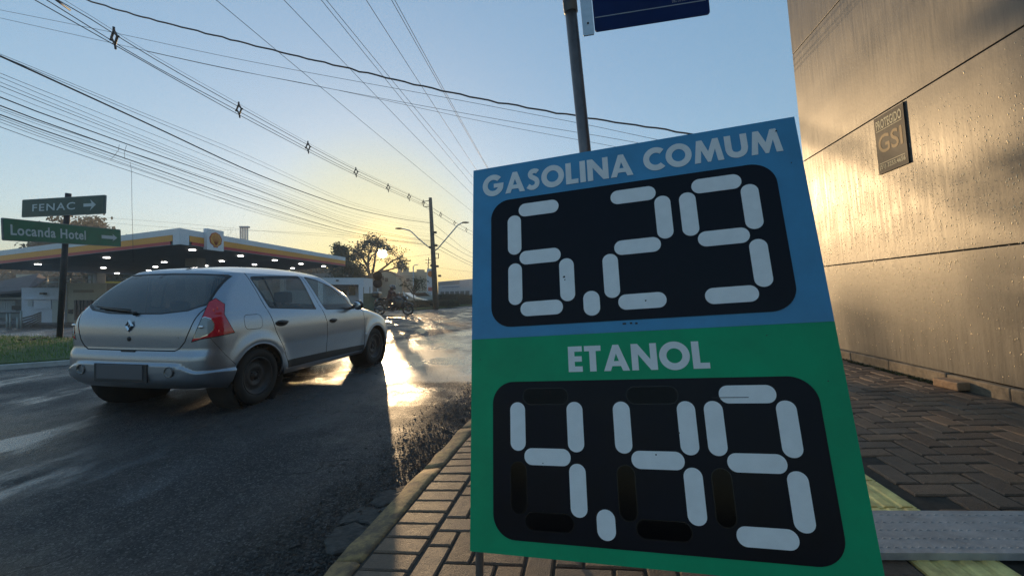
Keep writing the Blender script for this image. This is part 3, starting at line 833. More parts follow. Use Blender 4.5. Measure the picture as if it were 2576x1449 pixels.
# ------------------------------------------------------------------ street name sign on its post
def at_pave(u, v):
    return on_pave(u, v, 0)
ptop, pmid = P(1436, 30, 2.0), P(1472, 380, 2.0)
dirp = (pmid - ptop).normalized()
base = ptop + dirp * ((ptop - PO).dot(EN) / (-dirp.dot(EN)))
BLUESIGN = M('street_sign_blue', (.004, .022, .11), .5, var=.15, vscale=6, spec=.12)
POST = M('post_metal', (.18, .15, .14), .38, .8, var=.35, vscale=9, rvar=.1)
sn = empty('street_sign', base)
tag(sn, 'dark blue street name plate on a grey steel post behind the price board', 'street sign')
Lb = lambda p: p - base
mb = MB(); mb.tube([Lb(base), Lb(ptop - dirp * 0.0)], .0285, 20); mb.build('post', POST, sn)
mb = MB(); mb.tube([Lb(ptop + dirp * .005), Lb(ptop - dirp * .9)], .034, 20); mb.build('collar', STEEL, sn)
qb = [P(1497, 82, 2.0), P(1786, 37, 1.945)]
dx = (qb[1] - qb[0]).normalized(); upv = (-dirp - dx * (-dirp).dot(dx)).normalized()
nn = dx.cross(upv)
MSG = Matrix(((dx.x, upv.x, nn.x, qb[0].x - base.x), (dx.y, upv.y, nn.y, qb[0].y - base.y), (dx.z, upv.z, nn.z, qb[0].z - base.z), (0, 0, 0, 1)))
wpl = (qb[1] - qb[0]).length
mb = MB(); mb.prism(rrect(0, 0, wpl, .26, .012, 4), MSG, -.003, .003); mb.build('name_plate', BLUESIGN, sn)
LINE = M('street_sign_line', (.35, .40, .45), .5)
mb = MB(); mb.box((wpl / 2 - .004, .068, .0036), (wpl - .02, .004, .001), None)
o = mb.build('rule', LINE, sn); o.matrix_local = MSG
text_obj('lettering', 'RUA', .16, .06, MSG @ Matrix.Translation((.17, .187, .0032)), LINE, sn, .01, .0008)
text_obj('lettering', 'DEZ DE SANTO ANDRADE', .145, .014, MSG @ Matrix.Translation((.445, .0875, .0032)), LINE, sn, .0, .0008)
mb = MB(); mb.prism(rrect(-.058, -.012, -.004, .30, .006, 3), MSG, -.002, .006); mb.build('bracket', STEEL, sn)
mb = MB(); mb.sphere(MSG @ Vector((-.031, .045, .007)), .005); mb.build('bolt', BLACK, sn)
# ------------------------------------------------------------------ silver hatchback
def pchip(xk, yk, x):
    xk, yk = np.asarray(xk, float), np.asarray(yk, float); x = np.clip(x, xk[0], xk[-1])
    h = np.diff(xk); d = np.diff(yk) / h; m = np.zeros_like(yk)
    for i in range(1, len(xk) - 1):
        if d[i - 1] * d[i] > 0:
            w1, w2 = 2 * h[i] + h[i - 1], h[i] + 2 * h[i - 1]
            m[i] = (w1 + w2) / (w1 / d[i - 1] + w2 / d[i])
    m[0], m[-1] = d[0], d[-1]
    i = np.clip(np.searchsorted(xk, x) - 1, 0, len(h) - 1)
    t = (x - xk[i]) / h[i]
    return yk[i] * (2 * t**3 - 3 * t**2 + 1) + h[i] * m[i] * (t**3 - 2 * t**2 + t) + yk[i + 1] * (-2 * t**3 + 3 * t**2) + h[i] * m[i + 1] * (t**3 - t**2)

Z_R = [.235, .30, .36, .45, .55, .60, .635, .66, .75, .85, .93, .98, 1.05, 1.15, 1.25, 1.35, 1.42]
X_R = [.06, .0, -.025, -.036, -.034, -.025, -.008, .0, .0, .006, .024, .044, .092, .168, .258, .368, .47]
Z_F = [.235, .30, .40, .50, .62, .72, .78, .82, .86, .90, .94, .98, 1.02, 1.10, 1.20, 1.30, 1.38, 1.42]
X_F = [3.86, 3.93, 3.97, 3.97, 3.96, 3.92, 3.86, 3.78, 3.64, 3.46, 3.25, 3.05, 2.91, 2.79, 2.61, 2.42, 2.26, 2.17]
Z_W = [.235, .30, .40, .52, .65, .80, .90, .97, 1.03, 1.12, 1.22, 1.32, 1.38, 1.42]
H_W = [.79, .835, .862, .872, .873, .868, .856, .836, .806, .768, .727, .682, .650, .622]
Z_C = [.235, .5, .66, .85, 1.0, 1.15, 1.42]
RCX = [.26, .24, .22, .20, .18, .16, .18]      # rear corner, across
RCY = [.24, .26, .25, .25, .24, .20, .16]      # rear corner, along
FCX = [.40, .42, .42, .45, .40, .30, .24]
FCY = [.34, .38, .42, .55, .50, .22, .14]
RAX, FAX, AZ, WR = .64, 3.21, .305, .305
zl = np.unique(np.round(np.concatenate([np.arange(.235, .41, .02), np.arange(.41, .60, .006), np.arange(.60, .78, .02), np.arange(.78, 1.03, .0125), np.arange(1.03, 1.42, .02), [1.42]]), 4))
def outline(z):
    xr, xf, hw = pchip(Z_R, X_R, z), pchip(Z_F, X_F, z), pchip(Z_W, H_W, z)
    a, bq, c, d = pchip(Z_C, RCX, z), pchip(Z_C, RCY, z), pchip(Z_C, FCX, z), pchip(Z_C, FCY, z)
    bow, fbow = .045, float(np.interp(z, [.7, .8, 1.0, 1.1], [.06, .10, .14, .12]))
    pts = []
    yr = xr + bow * ((hw - a) / hw)**2
    for i in range(9):
        X = (hw - a) * i / 9; pts.append((X, xr + bow * (X / hw)**2))
    for i in range(12):
        t = math.pi / 2 * i / 12; e = .92
        pts.append((hw - a + a * math.sin(t)**e, yr + bq * (1 - math.cos(t)**e)))
    y0, y1 = yr + bq, xf - fbow * ((hw - c) / hw)**2 - d
    for i in range(84): pts.append((hw, y0 + (y1 - y0) * i / 84))
    yf = xf - fbow * ((hw - c) / hw)**2
    for i in range(12):
        t = math.pi / 2 * i / 12
        pts.append((hw - c + c * math.cos(t), yf - d + d * math.sin(t)))
    for i in range(10):
        X = (hw - c) * (1 - i / 9); pts.append((X, xf - fbow * (X / hw)**2))
    out = []
    for (X, Y) in pts:
        if X > .3:
            w_ = min(1, (X - .3) / .35)
            X -= w_ * .030 * ((Y - 1.75) / 2.0)**2 * (1 if z < 1.0 else .6)
            for ay_ in (RAX, FAX):                     # wheel-arch flares
                dd = math.hypot(Y - ay_, z - AZ)
                X += w_ * .020 * math.exp(-((dd - .385) / .07)**2) * (1 if z < .85 else 0)
            # haunch crease and door hollow
            X -= w_ * .012 * math.exp(-((z - .48) / .10)**2) * (1 if 1.0 < Y < 2.85 else 0)
        zz = z
        wr_ = max(0, min(1, (.42 - Y) / .3)); wr_ = wr_ * wr_ * (3 - 2 * wr_)
        if z < .5: zz = z + (1 - (z - .235) / .265) * .045 * wr_
        # sculpted ledge of the rear bumper
        if Y < .5 and z < .62:
            qq = X + Y
            zt = max(0, min(1, (qq - .50) / .26)); zc = .540 - .085 * zt * zt * (3 - 2 * zt)
            k = max(0, min(1, (zc - z) / .032)); k = k * k * (3 - 2 * k)
            nx_, ny_ = (X / .87)**3, -(1 - (X / .87)**3)
            X += .026 * k * nx_; Y += .026 * k * ny_
        out.append((X, Y, zz))
    return out
grid = np.array([outline(z) for z in zl])
# roof rings
zc_x, zc_z = [.45, .6, 1.0, 1.5, 1.9, 2.2], [1.445, 1.468, 1.512, 1.528, 1.512, 1.462]
top = grid[-1]
rings = []
for c in (.992, .975, .945, .90, .83, .73, .6, .42, .22, 0.0):
    ring = []
    for (X, Y, Z) in top:
        Yt = min(2.02, max(.66, Y)); Yn = Y + (Yt - Y) * (1 - c)**1.2
        zc_ = float(pchip(zc_x, zc_z, np.array([Yn]))[0])
        ring.append((X * c, Yn, 1.42 + (zc_ - 1.42) * (1 - c**3.2)))
    rings.append(ring)
grid = np.concatenate([grid, np.array(rings)], 0)
du = np.gradient(grid, axis=1); dv = np.gradient(grid, axis=0)
nor = np.cross(du, dv); ln_ = np.linalg.norm(nor, axis=2, keepdims=True); nor = nor / np.maximum(ln_, 1e-9)
cen = np.array([0, 1.9, .75])
flip = np.sum(nor * (grid - cen), axis=2, keepdims=True) < 0
nor = np.where(flip, -nor, nor)
nor[-1] = (0, 0, 1)
for r_ in range(len(grid)):
    nor[r_, 0, 0] = 0; nor[r_, -1, 0] = 0
G6 = np.concatenate([grid, nor], 2)
polys = []
for i in range(G6.shape[0] - 1):
    for j in range(G6.shape[1] - 1):
        polys.append([G6[i, j], G6[i, j + 1], G6[i + 1, j + 1], G6[i + 1, j]])
def c2side(p): return (p[1], p[2])
def c2rear(p): return (p[0], p[2])
def c2wrap(p): return (p[0] + p[1], p[2])
def cut(pl_, conv, proj, cond):
    """split polygons by a convex outline -> (inside, outside)"""
    conv = ccw(conv); ins, outs = [], []
    bx0, bx1 = min(c[0] for c in conv), max(c[0] for c in conv); by0, by1 = min(c[1] for c in conv), max(c[1] for c in conv)
    for poly in pl_:
        if not cond(poly): outs.append(poly); continue
        pp = [proj(p) for p in poly]
        if max(q[0] for q in pp) < bx0 or min(q[0] for q in pp) > bx1 or max(q[1] for q in pp) < by0 or min(q[1] for q in pp) > by1:
            outs.append(poly); continue
        cur = poly
        for i in range(len(conv)):
            (ax_, ay_), (bx, by) = conv[i], conv[(i + 1) % len(conv)]
            d = []
            for p in cur:
                q = proj(p); d.append((bx - ax_) * (q[1] - ay_) - (by - ay_) * (q[0] - ax_))
            inn, out = [], []
            n = len(cur)
            for k in range(n):
                p, pn, dk, dn = cur[k], cur[(k + 1) % n], d[k], d[(k + 1) % n]
                if dk >= 0: inn.append(p)
                if dk <= 0: out.append(p)
                if dk * dn < 0:
                    t = dk / (dk - dn); m_ = p + (pn - p) * t
                    inn.append(m_); out.append(m_)
            if len(out) >= 3: outs.append(out)
            cur = inn
            if len(cur) < 3: break
        if len(cur) >= 3: ins.append(cur)
    return ins, outs
def mean(poly, i): return sum(p[i] for p in poly) / len(poly)
is_side = lambda poly: mean(poly, 0) > .45 and abs(mean(poly, 3)) > .30
is_rear = lambda poly: mean(poly, 1) < .75 and mean(poly, 4) < -.12
is_front = lambda poly: mean(poly, 1) > 2.0 and mean(poly, 4) > .2
is_wrap = lambda poly: mean(poly, 1) < .65
def seamcut(pl_, line, proj, cond, w=.004, closed=False):
    got = []
    n = len(line)
    for i in range(n if closed else n - 1):
        (x1, y1), (x2, y2) = line[i], line[(i + 1) % n]
        l_ = math.hypot(x2 - x1, y2 - y1); ex, ey = (x2 - x1) / l_, (y2 - y1) / l_; px_, py_ = -ey * w / 2, ex * w / 2
        k = w * .3
        qd = [(x1 - ex * k - px_, y1 - ey * k - py_), (x2 + ex * k - px_, y2 + ey * k - py_), (x2 + ex * k + px_, y2 + ey * k + py_), (x1 - ex * k + px_, y1 - ey * k + py_)]
        a_, pl_ = cut(pl_, qd, proj, cond); got += a_
    return got, pl_
def offset_in(poly, d):
    poly = ccw(poly); n = len(poly); out = []
    for i in range(n):
        p0, p1, p2 = Vector(poly[i - 1]), Vector(poly[i]), Vector(poly[(i + 1) % n])
        e1, e2 = (p1 - p0).normalized(), (p2 - p1).normalized()
        n1, n2 = Vector((-e1.y, e1.x)), Vector((-e2.y, e2.x))
        b_ = (n1 + n2); b_ = b_ / max(.3, b_.dot(n1)); out.append((p1.x + b_.x * d, p1.y + b_.y * d))
    return out
def classify(pl_, region, proj, cond):
    a_, b_ = [], []
    for poly in pl_:
        q = (sum(proj(p)[0] for p in poly) / len(poly), sum(proj(p)[1] for p in poly) / len(poly))
        (a_ if cond(poly) and inpoly(q, region) else b_).append(poly)
    return a_, b_
parts = {}
# wheel arches
for ay_, rr in ((RAX, .352), (FAX, .362)):
    circ = [(ay_ + rr * math.cos(2 * math.pi * k / 36), AZ + rr * math.sin(2 * math.pi * k / 36)) for k in range(36)]
    _, polys = cut(polys, circ, c2side, lambda p: mean(p, 0) > .45)
# side glass
rw = [(.735, 1.355), (.75, 1.378), (.80, 1.388), (1.10, 1.405), (1.545, 1.425), (1.578, 1.405), (1.655, .995), (1.64, .983), (.87, 1.022), (.845, 1.035)]
fw = [(1.668, 1.405), (1.70, 1.417), (1.90, 1.385), (2.172, 1.296), (2.427, 1.129), (2.575, .985), (2.565, .955), (1.86, .972), (1.835, .985)]
rear_glass_r, polys = cut(polys, rw, c2side, is_side)
front_glass_r, polys = cut(polys, fw, c2side, is_side)
def glass_split(gp, outl):
    inn, ring = cut(gp, offset_in(outl, .016), c2side, lambda p: True)
    return inn, ring
rg, rring = glass_split(rear_glass_r, rw)
fg, fring = glass_split(front_glass_r, fw)
dv_, rg = cut(rg, [(.915, 1.45), (.94, 1.45), (.995, .95), (.97, .95)], c2side, lambda p: True)
rring += dv_
# door shut lines
L_rear = [(.69, 1.437), (.79, 1.055), (.88, .76), (1.11, .315)]
L_B = [(1.61, 1.44), (1.715, 1.15), (1.766, .982), (1.829, .81), (1.832, .315)]
L_F = [(2.30, 1.26), (2.62, 1.0), (2.80, .93), (2.838, .76), (2.82, .30)]
L_bot = [(1.11, .315), (1.832, .312), (2.82, .300)]
L_top = [(.69, 1.437), (1.10, 1.445), (1.61, 1.445), (1.95, 1.40), (2.30, 1.26)]
seams = []
for l_ in (L_rear, L_B, L_F, L_bot):
    a_, polys = seamcut(polys, l_, c2side, is_side, .009); seams += a_
# lower door moulding
for l_ in ([(1.06, .402), (1.832, .400)], [(1.832, .400), (2.82, .375)]):
    a_, polys = seamcut(polys, l_, c2side, is_side, .003); seams += a_
ext_r = [(.69, 1.46), (.69, 1.437), (.79, 1.055), (.88, .76), (1.11, .315), (1.832, .312), (1.829, .81), (1.766, .982), (1.715, 1.15), (1.61, 1.44), (1.61, 1.412), (.69, 1.412)]
ext_f = [(1.61, 1.44), (1.715, 1.15), (1.766, .982), (1.829, .81), (1.832, .312), (2.82, .30), (2.838, .76), (2.80, .93), (2.62, 1.0), (2.30, 1.26), (1.95, 1.40)]
is_door = lambda poly: mean(poly, 0) > .5 and mean(poly, 2) < 1.42 and abs(mean(poly, 3)) > .3
rd, polys = classify(polys, ext_r, c2side, is_door)
fd, polys = classify(polys, ext_f, c2side, is_door)
mould_r, rd = classify(rd, [(1.0, .402), (1.832, .400), (1.832, .30), (1.0, .30)], c2side, lambda p: True)
mould_f, fd = classify(fd, [(1.832, .400), (2.83, .375), (2.83, .28), (1.832, .28)], c2side, lambda p: True)
# rear lamp (wraps round the corner), rear glass, tailgate, bumper
lamp_o = [(.695, .735), (.80, .76), (1.175, .80), (1.055, .985), (1.06, 1.085), (.955, 1.145), (.88, 1.11)]
a_, polys = seamcut(polys, lamp_o, c2wrap, is_wrap, .008, True); seams += a_
lamp, polys = classify(polys, lamp_o, c2wrap, is_wrap)
clear_o = [(.775, .945), (.84, .965), (.905, .945), (.94, .895), (.93, .845), (.87, .80), (.79, .775), (.722, .772)]
ring_c, lamp = seamcut(lamp, clear_o, c2wrap, lambda p: True, .007, True)
clear, lamp = classify(lamp, clear_o, c2wrap, lambda p: True)
rgl = [(0, .985), (.30, .990), (.56, 1.02), (.695, 1.075), (.70, 1.11), (.635, 1.375), (.60, 1.392), (.3, 1.405), (0, 1.41)]
rear_w, polys = cut(polys, rgl, c2rear, is_rear)
rwin, rwring = cut(rear_w, [(-.1, 1.003)] + [(p[0] - (.018 if p[0] > .5 else 0), p[1] + (.014 if p[1] < 1.1 else -.012)) for p in rgl[1:-1]] + [(-.1, 1.396)], c2rear, lambda p: True)
tgl = [(0, .648), (.50, .648), (.548, .672), (.60, .735), (.648, .86), (.685, 1.0), (.71, 1.08)]
a_, polys = seamcut(polys, tgl, c2rear, is_rear, .011); seams += a_
tail, polys = classify(polys, [(-.1, .648), (.50, .648), (.548, .672), (.60, .735), (.648, .86), (.685, 1.0), (.71, 1.09), (.6, 1.09), (-.1, 1.02)], c2rear, is_rear)
bl_ = [(0, .640), (.55, .640), (.69, .733)]
bl2 = [(.69, .733), (.80, .757), (1.175, .80)]
a_, polys = seamcut(polys, [(.90, .765), (1.06, .60), (1.2, .47)], c2wrap, is_wrap, .004); seams += a_
bump, polys = classify(polys, [(-.1, .648), (.50, .648), (.56, .69), (.69, .735), (.80, .76), (.90, .767), (1.06, .60), (1.25, .42), (1.25, .1), (-.1, .1)], c2wrap, is_wrap)
# windscreen
ws = [(0, 1.015), (.50, 1.03), (.70, 1.06), (.735, 1.10), (.60, 1.385), (.3, 1.405), (0, 1.41)]
wscr, polys = cut(polys, ws, c2rear, lambda p: mean(p, 1) > 2.0 and mean(p, 2) > 1.0 and mean(p, 4) > .25)
# head lamps
hl = [(.45, .72), (.75, .74), (.80, .80), (.70, .83), (.50, .80)]
hlamp, polys = cut(polys, hl, c2rear, is_front)
fd_plain = None
def on_skin(pl_, q, z):      # the skin point nearest to a wrap position
    b_ = min(pl_, key=lambda poly: (sum(c2wrap(p)[0] for p in poly) / len(poly) - q)**2 + (mean(poly, 2) - z)**2)
    return Vector((mean(b_, 0), mean(b_, 1), mean(b_, 2))), Vector((mean(b_, 3), mean(b_, 4), mean(b_, 5))).normalized()
# mirror the half that is shared by both sides, then cut the filler flap on the right only
body_l = [p for p in polys]
flap = rrect(.455, .815, .690, .968, .05, 4)
fl_s, polys_r = seamcut(polys, flap, c2side, is_side, .005, True)
flap_p, polys_r = classify(polys_r, flap, c2side, is_side)

def mirror(pl_):
    out = []
    for poly in pl_:
        q = []
        for p in poly[::-1]:
            r_ = p.copy(); r_[0] = -r_[0]; r_[3] = -r_[3]; q.append(r_)
        out.append(q)
    return out
CAR_H = R(9.36)
car_o = Vector((-3.6814, 3.9366, 0))
car = empty('silver_hatchback', M=Matrix.Translation(car_o) @ Matrix.Rotation(-CAR_H, 4, 'Z'))
tag(car, 'silver five door hatchback driving away on the wet road', 'car')
def poly_obj(name, pl_, m, parent, inset=0.0):
    vs_, fs_, ns_, idx = [], [], [], {}
    for poly in pl_:
        f = []
        for p in poly:
            n_ = p[3:6]; l_ = np.linalg.norm(n_); n_ = n_ / l_ if l_ > 1e-9 else np.array([0, 0, 1.])
            c = p[:3] - n_ * inset
            key = (round(c[0], 5), round(c[1], 5), round(c[2], 5))
            if key not in idx:
                idx[key] = len(vs_); vs_.append(tuple(c)); ns_.append(tuple(n_))
            i = idx[key]
            if i not in f: f.append(i)
        if len(f) >= 3: fs_.append(f)
    me = bpy.data.meshes.new(name); me.from_pydata(vs_, [], fs_); me.materials.append(m)
    # keep every face turned outwards
    bad = []
    for pg in me.polygons:
        av = Vector((0, 0, 0))
        for i in pg.vertices: av += Vector(ns_[i])
        if pg.normal.dot(av) < 0: bad.append(pg.index)
    if bad:
        fs_ = [f[::-1] if k in set(bad) else f for k, f in enumerate(fs_)]
        me = bpy.data.meshes.new(name); me.from_pydata(vs_, [], fs_); me.materials.append(m)
    me.polygons.foreach_set('use_smooth', [True] * len(me.polygons))
    me.normals_split_custom_set_from_vertices(ns_)
    me.update()
    return link(name, me, parent)
PAINT = bpy.data.materials.new('silver_paint'); PAINT.use_nodes = True
N, L = nodes(PAINT); b = N['Principled BSDF']
b.inputs['Metallic'].default_value = .78; b.inputs['Roughness'].default_value = .28
b.inputs['Coat Weight'].default_value = 1.0; b.inputs['Coat Roughness'].default_value = .04
tcn = N.new('ShaderNodeTexCoord')
n1 = N.new('ShaderNodeTexNoise'); n1.inputs['Scale'].default_value = 260; n1.inputs['Detail'].default_value = 2; L.new(tcn.outputs['Object'], n1.inputs['Vector'])
n2 = N.new('ShaderNodeTexNoise'); n2.inputs['Scale'].default_value = 3; n2.inputs['Detail'].default_value = 7; L.new(tcn.outputs['Object'], n2.inputs['Vector'])
rp = N.new('ShaderNodeValToRGB'); rp.color_ramp.elements[0].position = .3; rp.color_ramp.elements[1].position = .7
rp.color_ramp.elements[0].color = (.24, .275, .33, 1); rp.color_ramp.elements[1].color = (.34, .38, .445, 1); L.new(n1.outputs['Fac'], rp.inputs[0])
sp = N.new('ShaderNodeSeparateXYZ'); L.new(tcn.outputs['Object'], sp.inputs[0])
mz = N.new('ShaderNodeMapRange'); mz.inputs['From Min'].default_value = .68; mz.inputs['From Max'].default_value = .25; mz.inputs['To Max'].default_value = .35; L.new(sp.outputs[2], mz.inputs[0])
mm = N.new('ShaderNodeMath'); mm.operation = 'MULTIPLY'; L.new(mz.outputs[0], mm.inputs[0]); L.new(n2.outputs['Fac'], mm.inputs[1])
mx = N.new('ShaderNodeMixRGB'); mx.inputs[2].default_value = (.10, .09, .08, 1); L.new(mm.outputs[0], mx.inputs[0]); L.new(rp.outputs[0], mx.inputs[1]); L.new(mx.outputs[0], b.inputs['Base Color'])
ra = N.new('ShaderNodeMath'); ra.operation = 'MULTIPLY_ADD'; ra.inputs[1].default_value = .5; ra.inputs[2].default_value = .30; L.new(mm.outputs[0], ra.inputs[0]); L.new(ra.outputs[0], b.inputs['Roughness'])
vo = N.new('ShaderNodeTexVoronoi'); vo.inputs['Scale'].default_value = 130; L.new(tcn.outputs['Object'], vo.inputs['Vector'])
bp = N.new('ShaderNodeBump'); bp.inputs['Strength'].default_value = .05; bp.inputs['Distance'].default_value = .002; L.new(vo.outputs['Distance'], bp.inputs['Height']); L.new(bp.outputs[0], b.inputs['Coat Normal'])
CGLASS = glass_mat('side_glass', (.80, .80, .76), 1.0, .06)
RGLASS = glass_mat('rear_glass', (.15, .16, .16), 1.0, .11)
WGLASS = glass_mat('windscreen_glass', (.75, .78, .76))
def lens(name, col, rough=.12):
    m = M(name, col, rough, coat=1.0); N, L = nodes(m); b = N['Principled BSDF']
    wv = N.new('ShaderNodeTexWave'); wv.inputs['Scale'].default_value = 9; wv.bands_direction = 'Z'
    tcn = N.new('ShaderNodeTexCoord'); L.new(tcn.outputs['Object'], wv.inputs[0])
    bp = N.new('ShaderNodeBump'); bp.inputs['Strength'].default_value = .15; bp.inputs['Distance'].default_value = .004
    L.new(wv.outputs['Fac'], bp.inputs['Height']); L.new(bp.outputs[0], b.inputs['Normal']); return m
REDL = lens('red_lens', (.62, .0, .022), .05); CLRL = lens('clear_lens', (.30, .33, .34), .08)
BRED = M('bright_red', (.9, .03, .03), .2, coat=1)
SEAM = M('panel_gap', (.006, .006, .007), .8)
body = poly_obj('body', polys_r + mirror(body_l), PAINT, car)
poly_obj('panel_gap', seams + mirror(seams) + fl_s, SEAM, car, .006)
tg = poly_obj('tailgate', tail + mirror(tail), PAINT, car)
poly_obj('rear_bumper', bump + mirror(bump), PAINT, car)
rwo = poly_obj('rear_window', rwin + mirror(rwin), RGLASS, car, .004)
poly_obj('window_seal', rwring + mirror(rwring), BLACK, rwo, .001)
poly_obj('windscreen', wscr + mirror(wscr), WGLASS, car, .003)
poly_obj('fuel_flap', flap_p, PAINT, car)
for sgn in (1, -1):
    mir = (lambda q: q) if sgn > 0 else mirror
    d1 = poly_obj('rear_door', mir(rd), PAINT, car)
    w1 = poly_obj('window', mir(rg), CGLASS, d1, .005); poly_obj('window_seal', mir(rring), BLACK, d1, .001)
    poly_obj('moulding', mir(mould_r), BLACK, d1, -.004)
    d2 = poly_obj('front_door', mir(fd), PAINT, car)
    poly_obj('window', mir(fg), CGLASS, d2, .005); poly_obj('window_seal', mir(fring), BLACK, d2, .001)
    poly_obj('moulding', mir(mould_f), BLACK, d2, -.004)
    for dd, (y, z) in ((d1, (.955, .862)), (d2, (1.945, .822))):
        mb = MB(); mb.sphere((sgn * .873, y + .03, z), (.024, .088, .021), 14, 8); mb.sphere((sgn * .862, y + .02, z - .012), (.010, .10, .036), 14, 8, 0)
        mb.build('handle', BLACK, dd)
    lo = poly_obj('tail_lamp', mir(lamp), REDL, car, -.004)
    poly_obj('clear_lens', mir(clear), CLRL, lo, -.003); poly_obj('lens_rim', mir(ring_c), M('lens_chrome', (.7, .7, .7), .15, 1.0), lo, -.005)
    for (qq, zz) in ((.93, 1.03), (.985, 1.03), (.98, .82)):
        rp_, rn_ = on_skin(lamp, qq, zz); rp_ += rn_ * .005
        mb = MB(); mb.sphere((sgn * rp_.x, rp_.y, rp_.z), (.011, .007, .020), 10, 6); mb.build('reflector', BRED, lo)
    poly_obj('head_lamp', mir(hlamp), CLRL, car, .0)
    cp_, cn_ = on_skin(clear, .80, .87); cp_ += cn_ * .003
    mb = MB(); mb.sphere((sgn * cp_.x, cp_.y, cp_.z), (.030, .012, .016), 12, 8); mb.build('bulb_reflector', M('lamp_chrome', (.7, .7, .72), .1, 1), lo)
    # mirror
    mb = MB(); mb.sphere((sgn * .955, 2.47, 1.02), (.085, .055, .072), 16, 10); mb.tube([(sgn * .83, 2.52, .985), (sgn * .93, 2.50, 1.0)], .022, 8)
    mo = mb.build('wing_mirror', BLACK, car)
    mb = MB(); mb.sphere((sgn * .957, 2.423, 1.02), (.068, .012, .054), 16, 8); mb.build('mirror_glass', M('mirror_glass', (.6, .62, .65), .03, 1), mo)
    # fog lamp in the bumper
    mb = MB(); Mf = Matrix.Translation((sgn * .50, -.028, .458)) @ Matrix.Rotation(R(90 + 180), 4, 'Z')
    mb.lathe([(.050, -.03), (.050, .012), (.042, .014), (.036, -.006), (.0, -.004)], Matrix.Translation((sgn * .50, -.040, .458)) @ Matrix.Rotation(R(-90), 4, 'Z'), 20)
    mb.build('bumper_lamp', M('lamp_dark', (.06, .06, .065), .12, coat=1), car)
# spoiler lip, wiper, badge, lock, plate
mb = MB(); mb.box((0, .60, 1.482), (.03, .05, .02), bev=.005); mb.build('antenna_base', BLACK, car)
mb = MB(); mb.tube([(.02, .03, 1.0), (-.05, .045, 1.02), (-.42, .085, 1.045)], .010, 8); mb.tube([(-.05, .05, 1.03), (-.52, .10, 1.062)], .008, 6); mb.sphere((.02, .035, .998), .022, 10, 6)
mb.build('wiper', BLACK, car)
CHR = M('chrome', (.75, .75, .76), .12, 1.0)
mb = MB()
dm = [(0, .062), (.047, 0), (0, -.062), (-.047, 0)]; di = [(0, .030), (.021, 0), (0, -.030), (-.021, 0)]
vs_ = [(x, .002, .88 + z) for x, z in dm] + [((a + c) / 2, -.012, .88 + (b_ + d) / 2) for (a, b_), (c, d) in zip(dm, di)] + [(x, .0, .88 + z) for x, z in di]
mb.add(vs_, [(r_ * 4 + i, r_ * 4 + (i + 1) % 4, (r_ + 1) * 4 + (i + 1) % 4, (r_ + 1) * 4 + i) for r_ in range(2) for i in range(4)])
mb.build('diamond_badge', CHR, tg)
mb = MB(); mb.lathe([(.022, 0), (.022, .008), (.012, .012), (0, .012)], Matrix.Translation((0, .004, .755)) @ Matrix.Rotation(R(-90), 4, 'Z'), 16); mb.build('lock', BLACK, tg)
mb = MB(); mb.box((.44, .022, .772), (.20, .008, .020), bev=.003); mb.box((.46, .022, .75), (.13, .008, .018), bev=.003); mb.build('model_badge', M('badge_grey', (.22, .23, .24), .3, .8), tg)
mb = MB(); mb.box((0, -.004, .640), (.16, .02, .018), bev=.004); mb.build('latch', BLACK, tg)
mb = MB(); mb.box((-.02, -.058, .44), (.60, .016, .17), bev=.004); mb.build('plate_recess', M('recess_plastic', (.035, .037, .042), .6), car)
mb = MB(); mb.box((-.02, -.070, .45), (.52, .008, .135), bev=.003); mb.build('license_plate', M('blank_plate', (.10, .105, .12), .5), car)
# floor, wells, underside
UND = M('underbody', (.006, .006, .006), .9)
mb = MB()
mb.box((0, 2.0, .275), (1.50, 3.2, .03))
mb.box((0, .30, .36), (1.20, .36, .02))
for ay_ in (RAX, FAX):
    for sgn in (1, -1):
        prof = [(.365, .0), (.365, .30), (.0, .30)]
        mb.lathe([(r_, -h) for r_, h in prof], Matrix.Translation((sgn * .862, ay_, AZ)) @ (Matrix.Identity(4) if sgn > 0 else Matrix.Rotation(math.pi, 4, 'Z')), 28)
mb.tube([(-.30, .08, .265), (-.30, .45, .29)], .022, 10)
mb.build('underbody', UND, car)
# arch lips
for ay_, rr in ((RAX, .352), (FAX, .362)):
    for sgn in (1, -1):
        mb = MB(); pts = []
        for k in range(33):
            a = R(-12 + 204 * k / 32); y, z = ay_ + rr * math.cos(a), AZ + rr * math.sin(a)
            if z < .245: continue
            X = float(pchip(Z_W, H_W, np.array([z]))[0]) - .030 * ((y - 1.75) / 2)**2 + .020 * math.exp(-((rr - .385) / .07)**2)
            if y < .36: X -= .012
            pts.append((sgn * (X - .006), y, z))
        mb.tube(pts, .010, 6); mb.build('arch_lip', PAINT, car)
